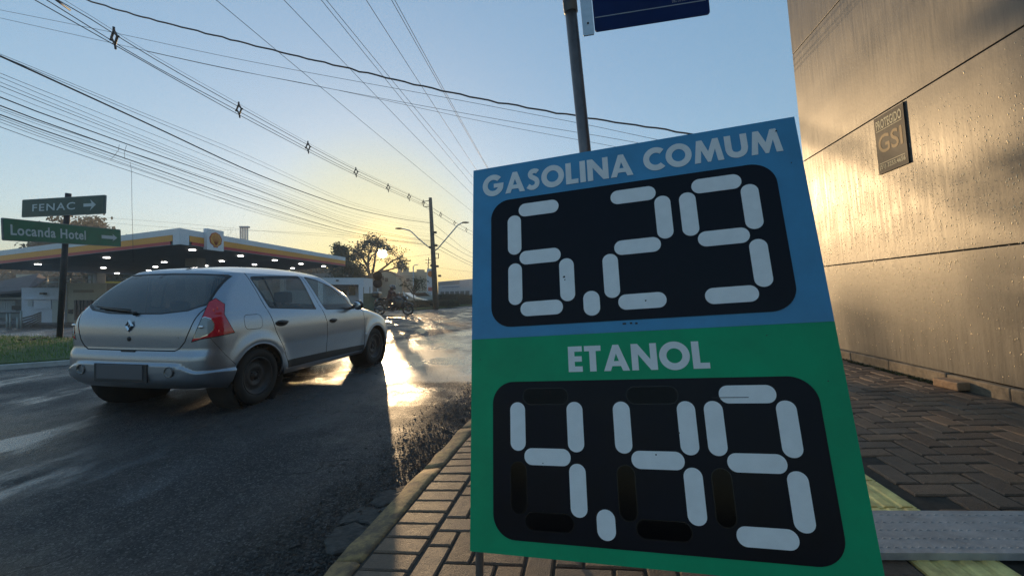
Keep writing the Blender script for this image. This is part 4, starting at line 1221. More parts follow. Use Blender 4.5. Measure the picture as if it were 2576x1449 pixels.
# wheels
RIM = M('steel_rim', (.045, .045, .048), .5, .6, var=.3, vscale=12)
TYRE = M('tyre', (.013, .013, .013), .8, var=.25, vscale=40, bump=.2, bscale=60)
def wheel(x, y, sgn, steer=0):
    w_ = empty('wheel'); w_.parent = car
    w_.matrix_local = Matrix.Translation((x, y, AZ)) @ Matrix.Rotation(steer, 4, 'Z') @ (Matrix.Identity(4) if sgn > 0 else Matrix.Rotation(math.pi, 4, 'Z'))
    mb = MB()
    mb.lathe([(.198, -.09), (.235, -.10), (.275, -.095), (.298, -.078), (.305, -.05), (.305, .05), (.298, .078), (.275, .095), (.235, .10), (.205, .088), (.195, .07)], I4, 40)
    for k in range(60):
        a = 2 * math.pi * k / 60
        mb.box((0.055 * (1 if k % 2 else -1), .3055 * math.cos(a), .3055 * math.sin(a)), (.06, .012, .006), Matrix.Rotation(a, 4, 'X') @ Matrix.Rotation(R(25 if k % 2 else -25), 4, 'Z'))
    mb.build('tyre', TYRE, w_)
    mb = MB()
    mb.lathe([(.198, -.09), (.198, .075), (.205, .088), (.190, .088), (.180, .06), (.150, .038), (.115, .050), (.085, .056), (.060, .030), (.035, .030), (.034, .052), (0, .055)], I4, 36)
    for k in range(10):
        a = 2 * math.pi * k / 10
        mb.lathe([(.014, 0), (.0, .001)], Matrix.Translation((.0465, .135 * math.cos(a), .135 * math.sin(a))), 10, 1)
    for k in range(4):
        a = 2 * math.pi * (k + .5) / 4
        mb.lathe([(.009, 0), (.009, .022), (0, .024)], Matrix.Translation((.034, .05 * math.cos(a), .05 * math.sin(a))), 6)
    mb.build('rim', [RIM, BLACK], w_)
    return w_
for (x, y, sgn) in ((.755, RAX, 1), (-.755, RAX, -1), (.745, FAX, 1), (-.745, FAX, -1)): wheel(x, y, sgn)
# cabin
CAB = M('seat_cloth', (.022, .022, .024), .9)
mb = MB(); mb.box((0, 2.72, .82), (1.30, .45, .26), bev=.06); mb.tube([(-.37 + .17 * math.cos(a), 2.32 + .05 * math.sin(a), .90 + .15 * math.sin(a)) for a in np.linspace(0, 6.28, 20)], .014, 6, cap=False); mb.build('dashboard', CAB, car)
for x in (-.36, .36):
    mb = MB(); mb.box((x, 1.72, .78), (.46, .14, .56), Matrix.Rotation(R(14), 4, 'X'), bev=.05); mb.box((x, 1.95, .52), (.46, .5, .14), bev=.05); mb.box((x, 1.62, 1.14), (.24, .09, .15), bev=.03); mb.tube([(x, 1.63, 1.0), (x, 1.62, 1.1)], .02, 6)
    mb.build('seat', CAB, car)
mb = MB(); mb.box((0, .92, .76), (1.2, .14, .50), Matrix.Rotation(R(18), 4, 'X'), bev=.05); mb.box((0, 1.18, .48), (1.2, .5, .14), bev=.05)
for x in (-.36, .36): mb.box((x, .83, 1.04), (.22, .09, .12), bev=.03)
mb.build('rear_bench', CAB, car)
mb = MB(); mb.box((0, .5, .93), (1.25, .55, .02)); mb.build('parcel_shelf', CAB, car)
# ------------------------------------------------------------------ traffic island with hotel signs
GRASSM = M('grass_soil', (.05, .085, .02), .95, var=.4, vscale=12)
isl = [(-7.75, 6.55), (-6.6, 7.6), (-6.1, 8.8), (-7.2, 9.7), (-12.0, 10.5), (-20, 11.5), (-20, 4.2), (-8.3, 6.25)]
isl = [(-20, 3.2), (-8.15, 6.35), (-7.35, 7.0), (-6.9, 7.9), (-7.4, 8.9), (-8.6, 9.55), (-12.0, 10.45), (-22, 12.0)]
mb = MB(); mb.prism([p for p in ccw(isl)], I4, -.3, .10)
tag(mb.build('traffic_island', GRASSM), 'low grassy traffic island at the left edge of the road', kind='structure')
KW = M('island_kerb', (.45, .44, .43), .8, var=.3, vscale=6)
kp = [Vector((x, y, .0)) for x, y in isl]
ik = empty('island_kerb'); tag(ik, 'pale kerb stones edging the grassy island', kind='structure')
for i in range(7):
    a, b_ = kp[i], kp[i + 1]
    n_ = max(1, int((b_ - a).length / 1.0))
    for k in range(n_):
        p, q_ = a.lerp(b_, k / n_), a.lerp(b_, (k + 1) / n_)
        if abs(p.x) > 17: continue
        d = (q_ - p); mb = MB()
        mb.box(((p + q_) / 2) + Vector((0, 0, .0)), (d.length - .01, .10, .16), Matrix.Rotation(math.atan2(d.y, d.x), 4, 'Z'), bev=.012)
        mb.build('kerb_stone', KW, ik)
BLADE = M('grass_blade', (.11, .19, .03), .7, var=.5, vscale=4)
mb = MB()
for k in range(16000):
    x, y = random.uniform(-16, -6.9), random.uniform(5, 11.5)
    if not inpoly((x, y), isl): continue
    h = random.uniform(.03, .085); a = random.uniform(0, 6.28); w_ = .006
    dx_, dy_ = math.cos(a) * w_, math.sin(a) * w_
    mb.add([(x - dx_, y - dy_, .095), (x + dx_, y + dy_, .095), (x + random.uniform(-.03, .03), y + random.uniform(-.03, .03), .095 + h)], [(0, 1, 2)])
tag(mb.build('grass', BLADE), 'short green grass on the island at the left', 'grass', kind='stuff')
LEAF = M('dry_leaf', (.09, .06, .04), .8, var=.4)
mb = MB()
for k in range(14):
    c = Vector((-10.75 + random.uniform(-.22, .3), 9.2 + random.uniform(-.15, .15), .15 + random.uniform(0, .05))); a = random.uniform(0, 6.28)
    e1 = Vector((math.cos(a), math.sin(a), random.uniform(-.3, .3))) * .08; e2 = Vector((-math.sin(a), math.cos(a), random.uniform(-.3, .3))) * .045
    mb.add([c - e1, c - e2, c + e1, c + e2], [(0, 1, 2, 3)])
tag(mb.build('leaf_litter', LEAF), 'small heap of dry leaves on the island grass', 'leaves', kind='stuff')

SIGNG = M('sign_green', (.007, .13, .07), .45, var=.25, vscale=3)
SIGND = M('sign_dark', (.010, .055, .045), .5, var=.3, vscale=3)
SLET = M('sign_letter', (.50, .55, .58), .5)
SRIM = M('sign_rim', (.16, .19, .19), .5)
def plate_frame(q):
    tl, tr, br, bl = q
    X = ((tr + br) - (tl + bl)); X.normalize(); Yv = ((tl + tr) - (bl + br)); Yv = (Yv - X * Yv.dot(X)).normalized(); Zv = X.cross(Yv)
    c = (tl + tr + br + bl) / 4
    w_ = ((tr - tl).length + (br - bl).length) / 2; h_ = ((tl - bl).length + (tr - br).length) / 2
    return Matrix(((X.x, Yv.x, Zv.x, c.x), (X.y, Yv.y, Zv.y, c.y), (X.z, Yv.z, Zv.z, c.z), (0, 0, 0, 1))), w_, h_
def arrow(w_, h_, shaft):
    return [(-w_ / 2, -shaft / 2), (w_ / 2 - h_ * .55, -shaft / 2), (w_ / 2 - h_ * .75, -h_ / 2), (w_ / 2, 0), (w_ / 2 - h_ * .75, h_ / 2), (w_ / 2 - h_ * .55, shaft / 2), (-w_ / 2, shaft / 2)]
gp = P(148, 866, 10.2); gt = P(172, 487, 10.2)
sg = empty('direction_sign', gp)
tag(sg, 'leaning post on the grassy island with two green direction plates pointing right', 'road sign')
L0 = Matrix.Translation(-gp)
mb = MB(); mb.tube([(0, 0, -.1), gt - gp], .058, 14); mb.build('post', M('sign_post', (.045, .04, .042), .6, .3, var=.3, vscale=6), sg)
def plate(q, mat, txt, tx, ar, bold, tw, thh, ty=0, sp=1.0):
    Mx, w_, h_ = plate_frame(q); Mx = L0 @ Mx
    mb = MB(); mb.prism(rrect(-w_ / 2, -h_ / 2, w_ / 2, h_ / 2, .03, 3), Mx, -.03, -.004); po = mb.build('sign_plate', SRIM, sg)
    mb = MB(); mb.prism(rrect(-w_ / 2 + .02, -h_ / 2 + .02, w_ / 2 - .02, h_ / 2 - .02, .03, 3), Mx, -.003, .002); mb.build('face', mat, po)
    text_obj('lettering', txt, w_ * tw, h_ * thh, Mx @ Matrix.Translation((w_ * tx, h_ * ty, .003)), SLET, po, bold, .003, sp)
    mb = MB(); mb.prism(arrow(*ar[1:]), Mx @ Matrix.Translation((w_ * ar[0], 0, .0)), .003, .006); mb.build('arrow', SLET, po)
plate([P(57, 503, 10.45), P(265, 490, 9.72), P(263, 538, 9.72), P(52, 547, 10.45)], SIGND, 'FENAC', -.10, (.33, .42, .26, .075), .010, .52, .40, 0, 1.18)
plate([P(8, 548, 8.75), P(305, 578, 11.55), P(304, 621, 11.55), P(5, 605, 8.75)], SIGNG, 'Locanda Hotel', -.155, (.375, .46, .20, .09), .022, .59, .48, 0, 1.1)

# ------------------------------------------------------------------ petrol station canopy
CW = M('canopy_white', (.62, .66, .72), .5, var=.08, vscale=.6)
CY = M('canopy_yellow', (.72, .30, .02), .45, var=.08, vscale=.6)
CR = M('canopy_red', (.45, .015, .03), .45)
SOF = M('canopy_soffit', (.20, .21, .23), .6, var=.15, vscale=.5)
LMP = M('lamp_glow', (1, 1, 1), .5, emit=((1, .96, .88), 5))
C0 = Vector((-20.3, 25, 0)); C1 = Vector((-18.3, 45, 0)); C3 = Vector((-46, 34.5, 0)); C2 = C3 + (C1 - C0)
def ctop(p):  # top / bottom heights at a corner
    f_ = max(0, min(1, (-20.3 - p.x) / 26)); return 5.22 - .75 * f_, 4.25 - .85 * f_
can = empty('station_canopy', C0); tag(can, 'white, yellow and red petrol station canopy with lit lamps underneath', 'canopy')
LC = lambda p: Vector(p) - C0
def band(name, a, b_, f0, f1, m, out=0.0, u0=0.0, u1=1.0, th=.05):
    a2, b2 = a.lerp(b_, u0), a.lerp(b_, u1)
    d = (b_ - a).normalized(); n_ = Vector((d.y, -d.x, 0))
    cen_ = (C0 + C2) / 2
    if (a - cen_).dot(n_) < 0: n_ = -n_
    q = []
    for p in (a2, b2):
        t_, b__ = ctop(p); q.append((p + n_ * out, t_ + (b__ - t_) * f0, t_ + (b__ - t_) * f1))
    vs_ = [LC(Vector((p.x, p.y, z))) for p, z0, z1 in q for z in (z0, z1)]
    vs_ += [v - n_ * th for v in vs_]
    mb = MB(); mb.add(vs_, [(0, 1, 3, 2), (4, 6, 7, 5), (0, 2, 6, 4), (1, 5, 7, 3), (0, 4, 5, 1), (2, 3, 7, 6)]); return mb.build(name, m, can)
for (a, b_, u0, u1) in ((C0, C1, .035, 1.0), (C0, C3, .025, 1.0), (C1, C2, 0, 1), (C2, C3, 0, 1)):
    band('fascia_white', a, b_, 0, .38, CW, 0, 0, 1)
    band('fascia_yellow', a, b_, .385, .77, CY, -.004, u0, u1)
    band('fascia_red', a, b_, .775, 1.0, CR, -.006, u0 + .008, u1)
for (a, b_, u1) in ((C0, C1, .033), (C0, C3, .023)): band('corner_cover', a, b_, .385, 1.02, CW, .004, 0, u1)
q = [Vector((p.x, p.y, ctop(p)[1] + .02)) for p in (C0, C1, C2, C3)]
quad_obj('soffit', [LC(p) for p in q], SOF, can, .03)
q = [Vector((p.x, p.y, ctop(p)[0] - .05)) for p in (C0, C1, C2, C3)]
quad_obj('canopy_roof', [LC(p) for p in q], CW, can, .03)
# lamps, set where their rows meet the soffit
lm = MB(); lm.lathe([(.30, 0), (.30, -.05), (.24, -.07), (0, -.07)], Matrix.Rotation(R(-90), 4, 'Y'), 16); lmesh = lm.mesh('canopy_lamp', LMP)
lm = MB(); lm.box((0, 0, -.04), (.62, .40, .06), bev=.01); lmesh = lm.mesh('canopy_lamp', LMP)
nq = (q[1] - q[0]).cross(q[3] - q[0]).normalized()
sofp = Vector((C0.x, C0.y, ctop(C0)[1]))
s1, s3 = Vector((C1.x, C1.y, ctop(C1)[1])), Vector((C3.x, C3.y, ctop(C3)[1])); nso = (s1 - sofp).cross(s3 - sofp).normalized()
for (u, v) in ((95, 664), (268, 647), (260, 673), (374, 680), (391, 670.6), (413, 658.6), (484, 628), (517, 668), (558, 656), (605, 643), (640, 665), (691, 654), (736, 674), (757, 663), (814, 669), (294, 687)):
    d = Vector(((u - HU) / FPX, 1, -(v - HV) / FPX)); o_ = Vector((0, 0, CZ)); k = (sofp - o_).dot(nso) / d.dot(nso)
    p = o_ + d * k
    if not (24 < p.y < 75): continue
    o = link('canopy_lamp', lmesh, can); o.location = LC(p) - Vector((0, 0, .0)); o.scale = (.5, .5, 1)
# columns
COLM = M('column_cladding', (.34, .33, .31), .6, var=.1, vscale=2)
for (u, Y, w_) in ((492, 33, .95), (244, 44, .95), (700, 48, .9)):
    x = (u - HU) / FPX * Y; z0 = zg(x, Y)
    mb = MB(); mb.box(LC((x, Y, (z0 + 4.2) / 2)), (w_, w_, 4.2 - z0), bev=.04); mb.build('column', COLM, can)
# emblem box on the fascia
d = (C1 - C0).normalized(); n_ = Vector((d.y, -d.x, 0)); ec = C0.lerp(C1, .285)
ec = Vector((-20.3, 25, 0)).lerp(C1, .1216)
EM = Matrix(((d.x, 0, n_.x, ec.x - C0.x), (d.y, 0, n_.y, ec.y - C0.y), (0, 1, 0, 4.78), (0, 0, 0, 1)))
def shell_poly(r, n=7):
    pts = []
    for k in range(n * 4 + 1):
        a = R(-50 + 280 * k / (n * 4)); rr = r * (1 - .05 * abs(math.cos(math.pi * k / 4)))
        pts.append((rr * math.cos(a), rr * math.sin(a) * .95))
    pts += [(-.34 * r, -.80 * r), (-.34 * r, -1.0 * r), (.34 * r, -1.0 * r), (.34 * r, -.80 * r)]
    return pts
WBOX = M('emblem_box', (.66, .69, .74), .45)
EMR, EMY, EMG = M('emblem_red', (.42, .05, .015), .45), M('emblem_yellow', (.62, .30, .03), .45), None
wbx = 1.35
mb = MB(); mb.prism(rrect(-wbx / 2, -.68, wbx / 2, .70, .03, 2), EM, -.05, .22); eb = mb.build('emblem_box', WBOX, can)
Esc = EM @ Matrix.Translation((0, .04, 0)) @ Matrix.Scale(1.0, 4, (1, 0, 0))
mb = MB(); mb.prism(shell_poly(.52), Esc, .221, .235); mb.build('shell_rim', EMR, eb)
mb = MB(); mb.prism(shell_poly(.44), Esc, .236, .25); mb.build('shell', EMY, eb)
mb = MB()
for k in range(-3, 4):
    a = R(90 + k * 21); mb.tube([Esc @ Vector((.05 * math.cos(a), -.36, .252)), Esc @ Vector((.40 * math.cos(a), .38 * math.sin(a), .252))], .014, 5)
mb.build('shell_rib', EMR, eb)

# ------------------------------------------------------------------ station buildings on the left
def boxpx(u0, u1, v0, v1, Y, dep):
    a, b_ = P(u0, v0, Y), P(u1, v1, Y)
    return Vector(((a.x + b_.x) / 2, Y + dep / 2, (a.z + b_.z) / 2)), (abs(b_.x - a.x), dep, abs(a.z - b_.z))
def addbox(mb, u0, u1, v0, v1, Y, dep, mi=0, bev=0): c, s_ = boxpx(u0, u1, v0, v1, Y, dep); mb.box(c, s_, None, mi, bev)
def thing_at(name, u, v, Y, label, cat, group=None):
    e = empty(name, P(u, v, Y)); tag(e, label, cat, group); e['_'] = 0; del e['_']; return e
def part_px(name, e, mat, boxes, Y, dep, bev=0):
    mb = MB()
    for bq in boxes:
        c, s_ = boxpx(*bq[:4], bq[4] if len(bq) > 4 else Y, bq[5] if len(bq) > 5 else dep); mb.box(c - e.location, s_, None, 0, bev)
    return mb.build(name, mat, e)
WBL = M('bluish_white_wall', (.52, .57, .66), .7, var=.12, vscale=.7)
CRM = M('cream_wall', (.40, .37, .30), .75, var=.12, vscale=.8)
DKW = M('dark_window', (.015, .022, .025), .15)
GRYW = M('grey_wall', (.16, .18, .185), .8, var=.2, vscale=.8)
TERR = M('old_roof', (.115, .085, .085), .85, var=.3, vscale=1.5)
METW = M('white_rail', (.42, .46, .47), .5, .3)
e = thing_at('white_annex', 105, 830, 39, 'low bluish white building with a door and terrace railing behind the island', 'building')
part_px('wall', e, WBL, [(54, 160, 724, 832)], 39, 8)
part_px('panel', e, M('panel_blue', (.55, .60, .70), .6), [(86, 128, 755, 777, 38.9)], 38.9, .095)
part_px('door', e, M('grey_green_door', (.40, .43, .42), .7), [(131, 151, 757, 820, 38.93)], 38.93, .06)
part_px('lamp', e, DKW, [(99, 109, 736, 741, 38.7)], 38.7, .3)
part_px('window', e, M('frosted', (.40, .45, .5), .4), [(70, 81, 756, 770, 38.92)], 38.92, .07)
part_px('ledge', e, WBL, [(54, 155, 751, 753.5, 38.8)], 38.8, .2)
e = thing_at('cream_shop', 200, 820, 39, 'cream shop front with a barred glass door left of the car', 'building')
part_px('wall', e, CRM, [(160.5, 268, 712, 820)], 39, 8)
dr = part_px('door', e, M('door_red_brown', (.10, .075, .075), .4), [(186, 231, 755, 806, 38.92)], 38.92, .07)
mb = MB()
for u in (190, 200, 208, 219, 229):
    c, s_ = boxpx(u, u + 1.6, 755, 806, 38.86, .05); mb.box(c - e.location, s_)
for v in (770, 781, 793):
    c, s_ = boxpx(186, 231, v, v + 1.3, 38.86, .05); mb.box(c - e.location, s_)
mb.build('door_bars', M('bars_dark', (.02, .025, .025), .5), dr)
part_px('vent', e, DKW, [(171, 181, 778, 789, 38.9)], 38.9, .09)
part_px('signboard', e, M('signboard_brown', (.20, .165, .12), .7), [(184, 233, 729, 736, 38.9)], 38.9, .09)
part_px('pilaster', e, WBL, [(157, 163, 713, 820, 38.8)], 38.8, .2)
e = thing_at('terrace_railing', 170, 714, 39.3, 'white two bar railing on the flat roof of the annex', 'railing')
mb = MB()
for (a, b_) in (((119, 701), (232, 692)), ((119, 711), (232, 703))):
    mb.tube([P(*a, 39.3) - e.location, P(*b_, 39.6) - e.location], .045, 6)
mb.build('rail', METW, e)
for (u, v0, v1) in ((119, 693, 724), (148, 698, 724), (176, 688, 716), (210, 694, 712), (231, 690, 712)):
    mb = MB(); mb.tube([P(u, v0, 39.4) - e.location, P(u, v1, 39.4) - e.location], .05, 6); mb.build('post', METW, e)
e = thing_at('old_house', 40, 790, 46, 'old house with a sagging dark tiled roof at the left edge under the canopy', 'house')
mb = MB()
rp_ = [P(-60, 738, 44), P(72, 726, 44), P(112, 695, 52), P(55, 690, 52), P(-60, 722, 52)]
rp_ = [P(-80, 742, 44), P(70, 728, 44), P(118, 700, 52), P(98, 688, 52), P(-80, 722, 52)]
mb.add([p - e.location for p in rp_] + [p - e.location - Vector((0, 0, .25)) for p in rp_], [(0, 1, 2, 3, 4), (9, 8, 7, 6, 5)] + [((i + 1) % 5, i, 5 + i, 5 + (i + 1) % 5) for i in range(5)])
mb.build('roof', TERR, e)
part_px('wall', e, GRYW, [(-80, 118, 727, 830, 46)], 46, 5)
part_px('window', e, DKW, [(0, 55, 729, 745, 45.9), (82, 113, 724, 738, 45.92)], 45.9, .09)
part_px('band', e, METW, [(-60, 52, 749, 753, 45.6)], 45.6, .3)
part_px('shutter', e, M('shutter', (.33, .38, .42), .6, var=.1, vscale=20), [(x, x + 5, 757, 785, 45.85) for x in range(-40, 34, 6)], 45.85, .1)
part_px('dark_opening', e, DKW, [(29, 53, 769, 780, 45.8)], 45.8, .1)
part_px('gable', e, M('gable_cream', (.45, .43, .36), .7), [(40, 100, 690, 697, 53)], 53, .4)
e = thing_at('ramp_railing', 60, 835, 33, 'grey metal ramp railing with sloping bars in front of the annex', 'railing')
GRL = M('rail_grey', (.17, .175, .18), .5, .4)
for k in range(6):
    mb = MB(); mb.tube([P(44, 801 + k * 7.5 + 3, 32) - e.location, P(80, 795 + k * 6.0, 33) - e.location, P(103, 786 + k * 5.0, 34) - e.location], .06, 6); mb.build('bar', GRL, e)
for (u, v0, v1) in ((18, 785, 838), (26, 785, 838), (44, 797, 836), (53, 782, 832)):
    mb = MB(); mb.tube([P(u, v0, 32) - e.location, P(u, v1, 32) - e.location], .07, 6); mb.build('post', M('rail_pale', (.30, .33, .33), .5, .4), e)
mb = MB(); mb.tube([P(-20, 787, 32) - e.location, P(53, 785, 32) - e.location], .10, 6); mb.tube([P(18, 812, 32) - e.location, P(44, 806, 32) - e.location], .05, 6); mb.build('top_bar', GRL, e)
e = thing_at('forecourt_wall', 130, 832, 31, 'low dark retaining wall below the annex', 'wall')
part_px('wall', e, M('retaining', (.06, .06, .06), .85, var=.3, vscale=1), [(-80, 300, 816, 836, 33)], 33, .4)
e = thing_at('yellow_kiosk', 285, 730, 50, 'yellow shop sign panel half hidden behind the car rear window', 'sign')
part_px('panel', e, M('yellow_panel', (.55, .36, .03), .5), [(262, 310, 708, 735)], 50, .3)
part_px('post', e, DKW, [(285, 288, 735, 800, 50.1)], 50.1, .2)
e = thing_at('station_shop', 460, 760, 64, 'grey station shop building far back under the canopy', 'building')
part_px('wall', e, GRYW, [(236, 840, 688, 775)], 64, 8)
for k in range(7):
    part_px('window', e, DKW, [(300 + k * 70, 350 + k * 70, 702, 730, 63.9)], 63.9, .1)
e = thing_at('pipe_stack', 612, 610, 50, 'row of vertical grey pipes rising above the canopy roof', 'pipes')
for u in (603, 607.5, 612, 616.5, 621): part_px('pipe', e, M('pipe_haze_grey', (.42, .40, .40), .6), [(u, u + 1.7, 571, 625, 50)], 50, .15)  # grey lightened to carry the distance haze in the colour
part_px('cap', e, M('pipe_cap', (.36, .34, .34), .6), [(601.5, 624.5, 569, 573, 49.9)], 49.9, .35)
# ------------------------------------------------------------------ trees
BARK = M('bark', (.07, .055, .042), .9, var=.3, vscale=6)
def leafmat(name, c): 
    m = M(name, c, .7, var=.45, vscale=1.2); return m
LDARK = leafmat('leaf_dark', (.035, .05, .022)); LOLIVE = leafmat('leaf_olive', (.075, .075, .03)); LBROWN = leafmat('leaf_brown', (.045, .046, .030))
def grow(mb, p, d, ln, r, depth, tips, spread=.6, up=.12, rnd=random):
    n = 4; pts = [p]; rs = [r]
    for i in range(n):
        d = (d + Vector((rnd.gauss(0, .13), rnd.gauss(0, .13), rnd.gauss(0, .10) + up * .3))).normalized()
        pts.append(pts[-1] + d * ln / n); rs.append(r * (1 - .45 * (i + 1) / n))
        if depth <= 1: tips.append(pts[-1])
    mb.tube(pts, rs, 6 if depth > 1 else 4, cap=False)
    if depth == 0: return
    for k in range(rnd.choice((2, 3, 3)) if depth > 1 else 3):
        nd = (d + Vector((rnd.uniform(-1, 1), rnd.uniform(-1, 1), rnd.uniform(-.35, .7))) * spread + Vector((0, 0, up))).normalized()
        st = pts[rnd.choice((2, 3, 4, 4))]
        grow(mb, st, nd, ln * rnd.uniform(.6, .82), rs[-1] * .85, depth - 1, tips, spread, up, rnd)
def leaves(mb, tips, per, rad, size, rnd=random):
    for t_ in tips:
        for k in range(per):
            c = t_ + Vector((rnd.gauss(0, rad), rnd.gauss(0, rad), rnd.gauss(0, rad * .7)))
            a = Vector((rnd.uniform(-1, 1), rnd.uniform(-1, 1), rnd.uniform(-1, 1))).normalized(); b_ = a.orthogonal().normalized()
            s_ = size * rnd.uniform(.6, 1.4)
            mb.add([c - a * s_, c - b_ * s_ * .5, c + a * s_, c + b_ * s_ * .5], [(0, 1, 2, 3)])
def tree(name, label, base, h, trunk_r, depth, leafm, per, rad, size, spread=.6, up=.12, cat='tree', seed=1, lean=(0, 0), trunk=.38, group=None):
    rnd = random.Random(seed)
    e = empty(name, base); tag(e, label, cat, group)
    mb = MB(); tips = []
    grow(mb, Vector((0, 0, -.2)), Vector((lean[0], lean[1], 1)).normalized(), h * trunk, trunk_r, depth, tips, spread, up, rnd)
    top = max(t_.z for t_ in tips); k = h / top
    mb.v = [(x * (1 + (k - 1) * .5), y * (1 + (k - 1) * .5), z * k) for x, y, z in mb.v]
    tips = [Vector((t_.x * (1 + (k - 1) * .5), t_.y * (1 + (k - 1) * .5), t_.z * k)) for t_ in tips]
    mb.build('trunk', BARK, e)
    if per:
        ml = MB(); leaves(ml, tips, per, rad, size, rnd); ml.build('crown', leafm, e)
    return e
HILLM = leafmat('hill_foliage', (.03, .04, .026))
mb = MB(); rnd = random.Random(77)
for k in range(10000):
    x = rnd.uniform(-125, -36); y = rnd.uniform(84, 96); hmax = (5.6 if x < -52 else 7.6) + 1.2 * math.sin(x * .17) + .8 * math.sin(x * .41 + 1)
    c = Vector((x, y, -1.5 + (hmax + 1.5) * rnd.random()**.6)); a = Vector((rnd.uniform(-1, 1), rnd.uniform(-1, 1), rnd.uniform(-1, 1))).normalized(); b_ = a.orthogonal().normalized(); z = rnd.uniform(.35, .8)
    mb.add([c - a * z, c - b_ * z * .6, c + a * z, c + b_ * z * .6], [(0, 1, 2, 3)])
tag(mb.build('woods', HILLM), 'dark far off woods behind the petrol station', 'woods', kind='stuff')
# spreading tree in front of the sun: hand placed limbs, umbrella crown
Yt = 60
e = empty('sun_tree', P(930, 762, Yt)); tag(e, 'spreading thin leaved tree with the sun shining through its crown', 'tree')
rnd = random.Random(5)
def tp(u, v, dy=0): return P(u, v, Yt + dy) - e.location
mb = MB(); ml = MB(); tips = []
limbs = [([(926, 775), (927, 735), (930, 700), (925, 672), (912, 650), (895, 632)], .32), ([(929, 705), (937, 682), (943, 658), (945, 634), (952, 617)], .22),
         ([(930, 700), (950, 685), (972, 668), (990, 655), (1005, 650)], .20), ([(926, 680), (925, 660), (928, 640), (935, 620), (942, 612)], .20), ([(928, 690), (918, 672), (905, 660), (890, 652)], .16),
         ([(940, 690), (965, 682), (990, 676), (1012, 668)], .15), ([(925, 664), (935, 645), (950, 632), (985, 640)], .12), ([(912, 650), (905, 640), (915, 625), (922, 612)], .12)]
for pts, r_ in limbs:
    dy = rnd.uniform(-2.5, 2.5)
    q_ = [tp(u + rnd.uniform(-1.5, 1.5), v, dy * i / len(pts)) for i, (u, v) in enumerate(pts)]
    mb.tube(q_, [r_ * (1 - .7 * i / len(q_)) for i in range(len(q_))], 6, cap=False)
    for i in range(2, len(q_)):
        for k in range(2 if i > 2 and pts[i][0] > 940 else 4):
            d_ = Vector((rnd.uniform(-1, 1), rnd.uniform(-1, 1), rnd.uniform(-.1, 1))).normalized() * rnd.uniform(.9, 2.0)
            mid = q_[i] + d_ * .5 + Vector((0, 0, .1)); mb.tube([q_[i], mid, q_[i] + d_], [.06, .045, .02], 4, cap=False)
            tips += [q_[i] + d_, mid.lerp(q_[i] + d_, .5)]
# umbrella outline of foliage, opened below the sun so its light reaches the road
arc = [(893, 640), (900, 630), (910, 622), (918, 612), (930, 609), (941, 611), (953, 617), (964, 622), (975, 626), (985, 633), (994, 643), (1003, 651), (1012, 660), (1017, 672), (885, 650), (998, 662), (905, 645), (915, 640), (988, 655), (1008, 668)]
for (u, v) in arc:
    for k in range(15): tips.append(tp(u + rnd.gauss(0, 4), v + rnd.gauss(0, 3), rnd.gauss(0, 1.6)))
tips = [t_ for t_ in tips if (lambda s_: max(abs(s_[0] - 973) / 28, abs(s_[1] - 663) / 32))(px(t_ + e.location)) > 1 or rnd.random() < .14]
leaves(ml, tips, 9, .33, .14, rnd)
mb.build('trunk', BARK, e); ml.build('crown', LBROWN, e)
# conical dark trees behind the canopy end
def conifer(u, vtop, vbot, Y, w_, label, seed):
    rnd = random.Random(seed); b0 = P(u, vbot, Y); b0.z = 0; h = P(u, vtop, Y).z
    e = empty('conifer', b0); tag(e, label, 'tree', 'dark conifers behind the canopy end')
    mb = MB(); mb.tube([(0, 0, 0), (0, 0, h * .95)], [.22, .04], 6); mb.build('trunk', BARK, e)
    ml = MB(); tips = []
    for k in range(150):
        f_ = rnd.random()**.8; rr = w_ * (1 - f_)**.8 + .15; a = rnd.uniform(0, 6.28)
        tips.append(Vector((math.cos(a) * rr * rnd.uniform(.2, 1), math.sin(a) * rr * rnd.uniform(.2, 1), h * (.35 + .63 * f_))))
    leaves(ml, tips, 9, .28, .17, rnd); ml.build('crown', LDARK, e)
conifer(850, 612, 700, 56, 1.3, 'larger dark conifer behind the right end of the canopy', 3)
conifer(868, 618, 700, 57, .9, 'slimmer dark conifer just right of the larger one', 4)
tree('shrub_tree', 'dense dark bushy tree beside the white kiosk behind the car', P(888, 752, 47) * 1, 4.2, .14, 4, LDARK, 10, .32, .13, .9, .05, seed=12, trunk=.25)
tree('broad_tree', 'taller dark bushy tree rising above the canopy at the left edge', Vector((-68, 62, -1.5)), 14.5, .5, 4, LDARK, 12, .75, .30, .8, .1, seed=21, trunk=.33)
tree('round_tree', 'lower bushy tree showing between the two direction plates', Vector((-60, 58, -1.5)), 13.2, .45, 4, LDARK, 12, .7, .28, .8, .1, seed=22, trunk=.33)
for i, (u, vt, lab, sd) in enumerate(((548, 552, 'bare twiggy tree above the canopy left of the emblem box', 31), (572, 566, 'bare twiggy tree above the canopy right of the emblem box', 32), (645, 582, 'small bare tree above the canopy right of the pipes', 33))):
    b0 = P(u, 760, 70); b0.z = 0; tree('bare_tree', lab, b0, P(u, vt, 70).z, .12, 5, None, 0, 0, 0, .55, .25, seed=sd, trunk=.35, group='bare trees behind the canopy')
b0 = P(1093, 776, 31); b0.z = 0
def sapling(u0, v0, Y, label, twigs, seed):
    rnd = random.Random(seed); e = empty('street_sapling', P(u0, v0, Y)); tag(e, label, 'tree')
    mb, ml = MB(), MB(); tips = []
    for pts in twigs:
        q_ = [P(u, v, Y) - e.location for u, v in pts]; mb.tube(q_, [.05 * (1 - .6 * i / len(q_)) for i in range(len(q_))], 5, cap=False); tips.append(q_[-1])
    leaves(ml, tips, 40, .22, .085, rnd); mb.build('trunk', BARK, e); ml.build('crown', LDARK, e)
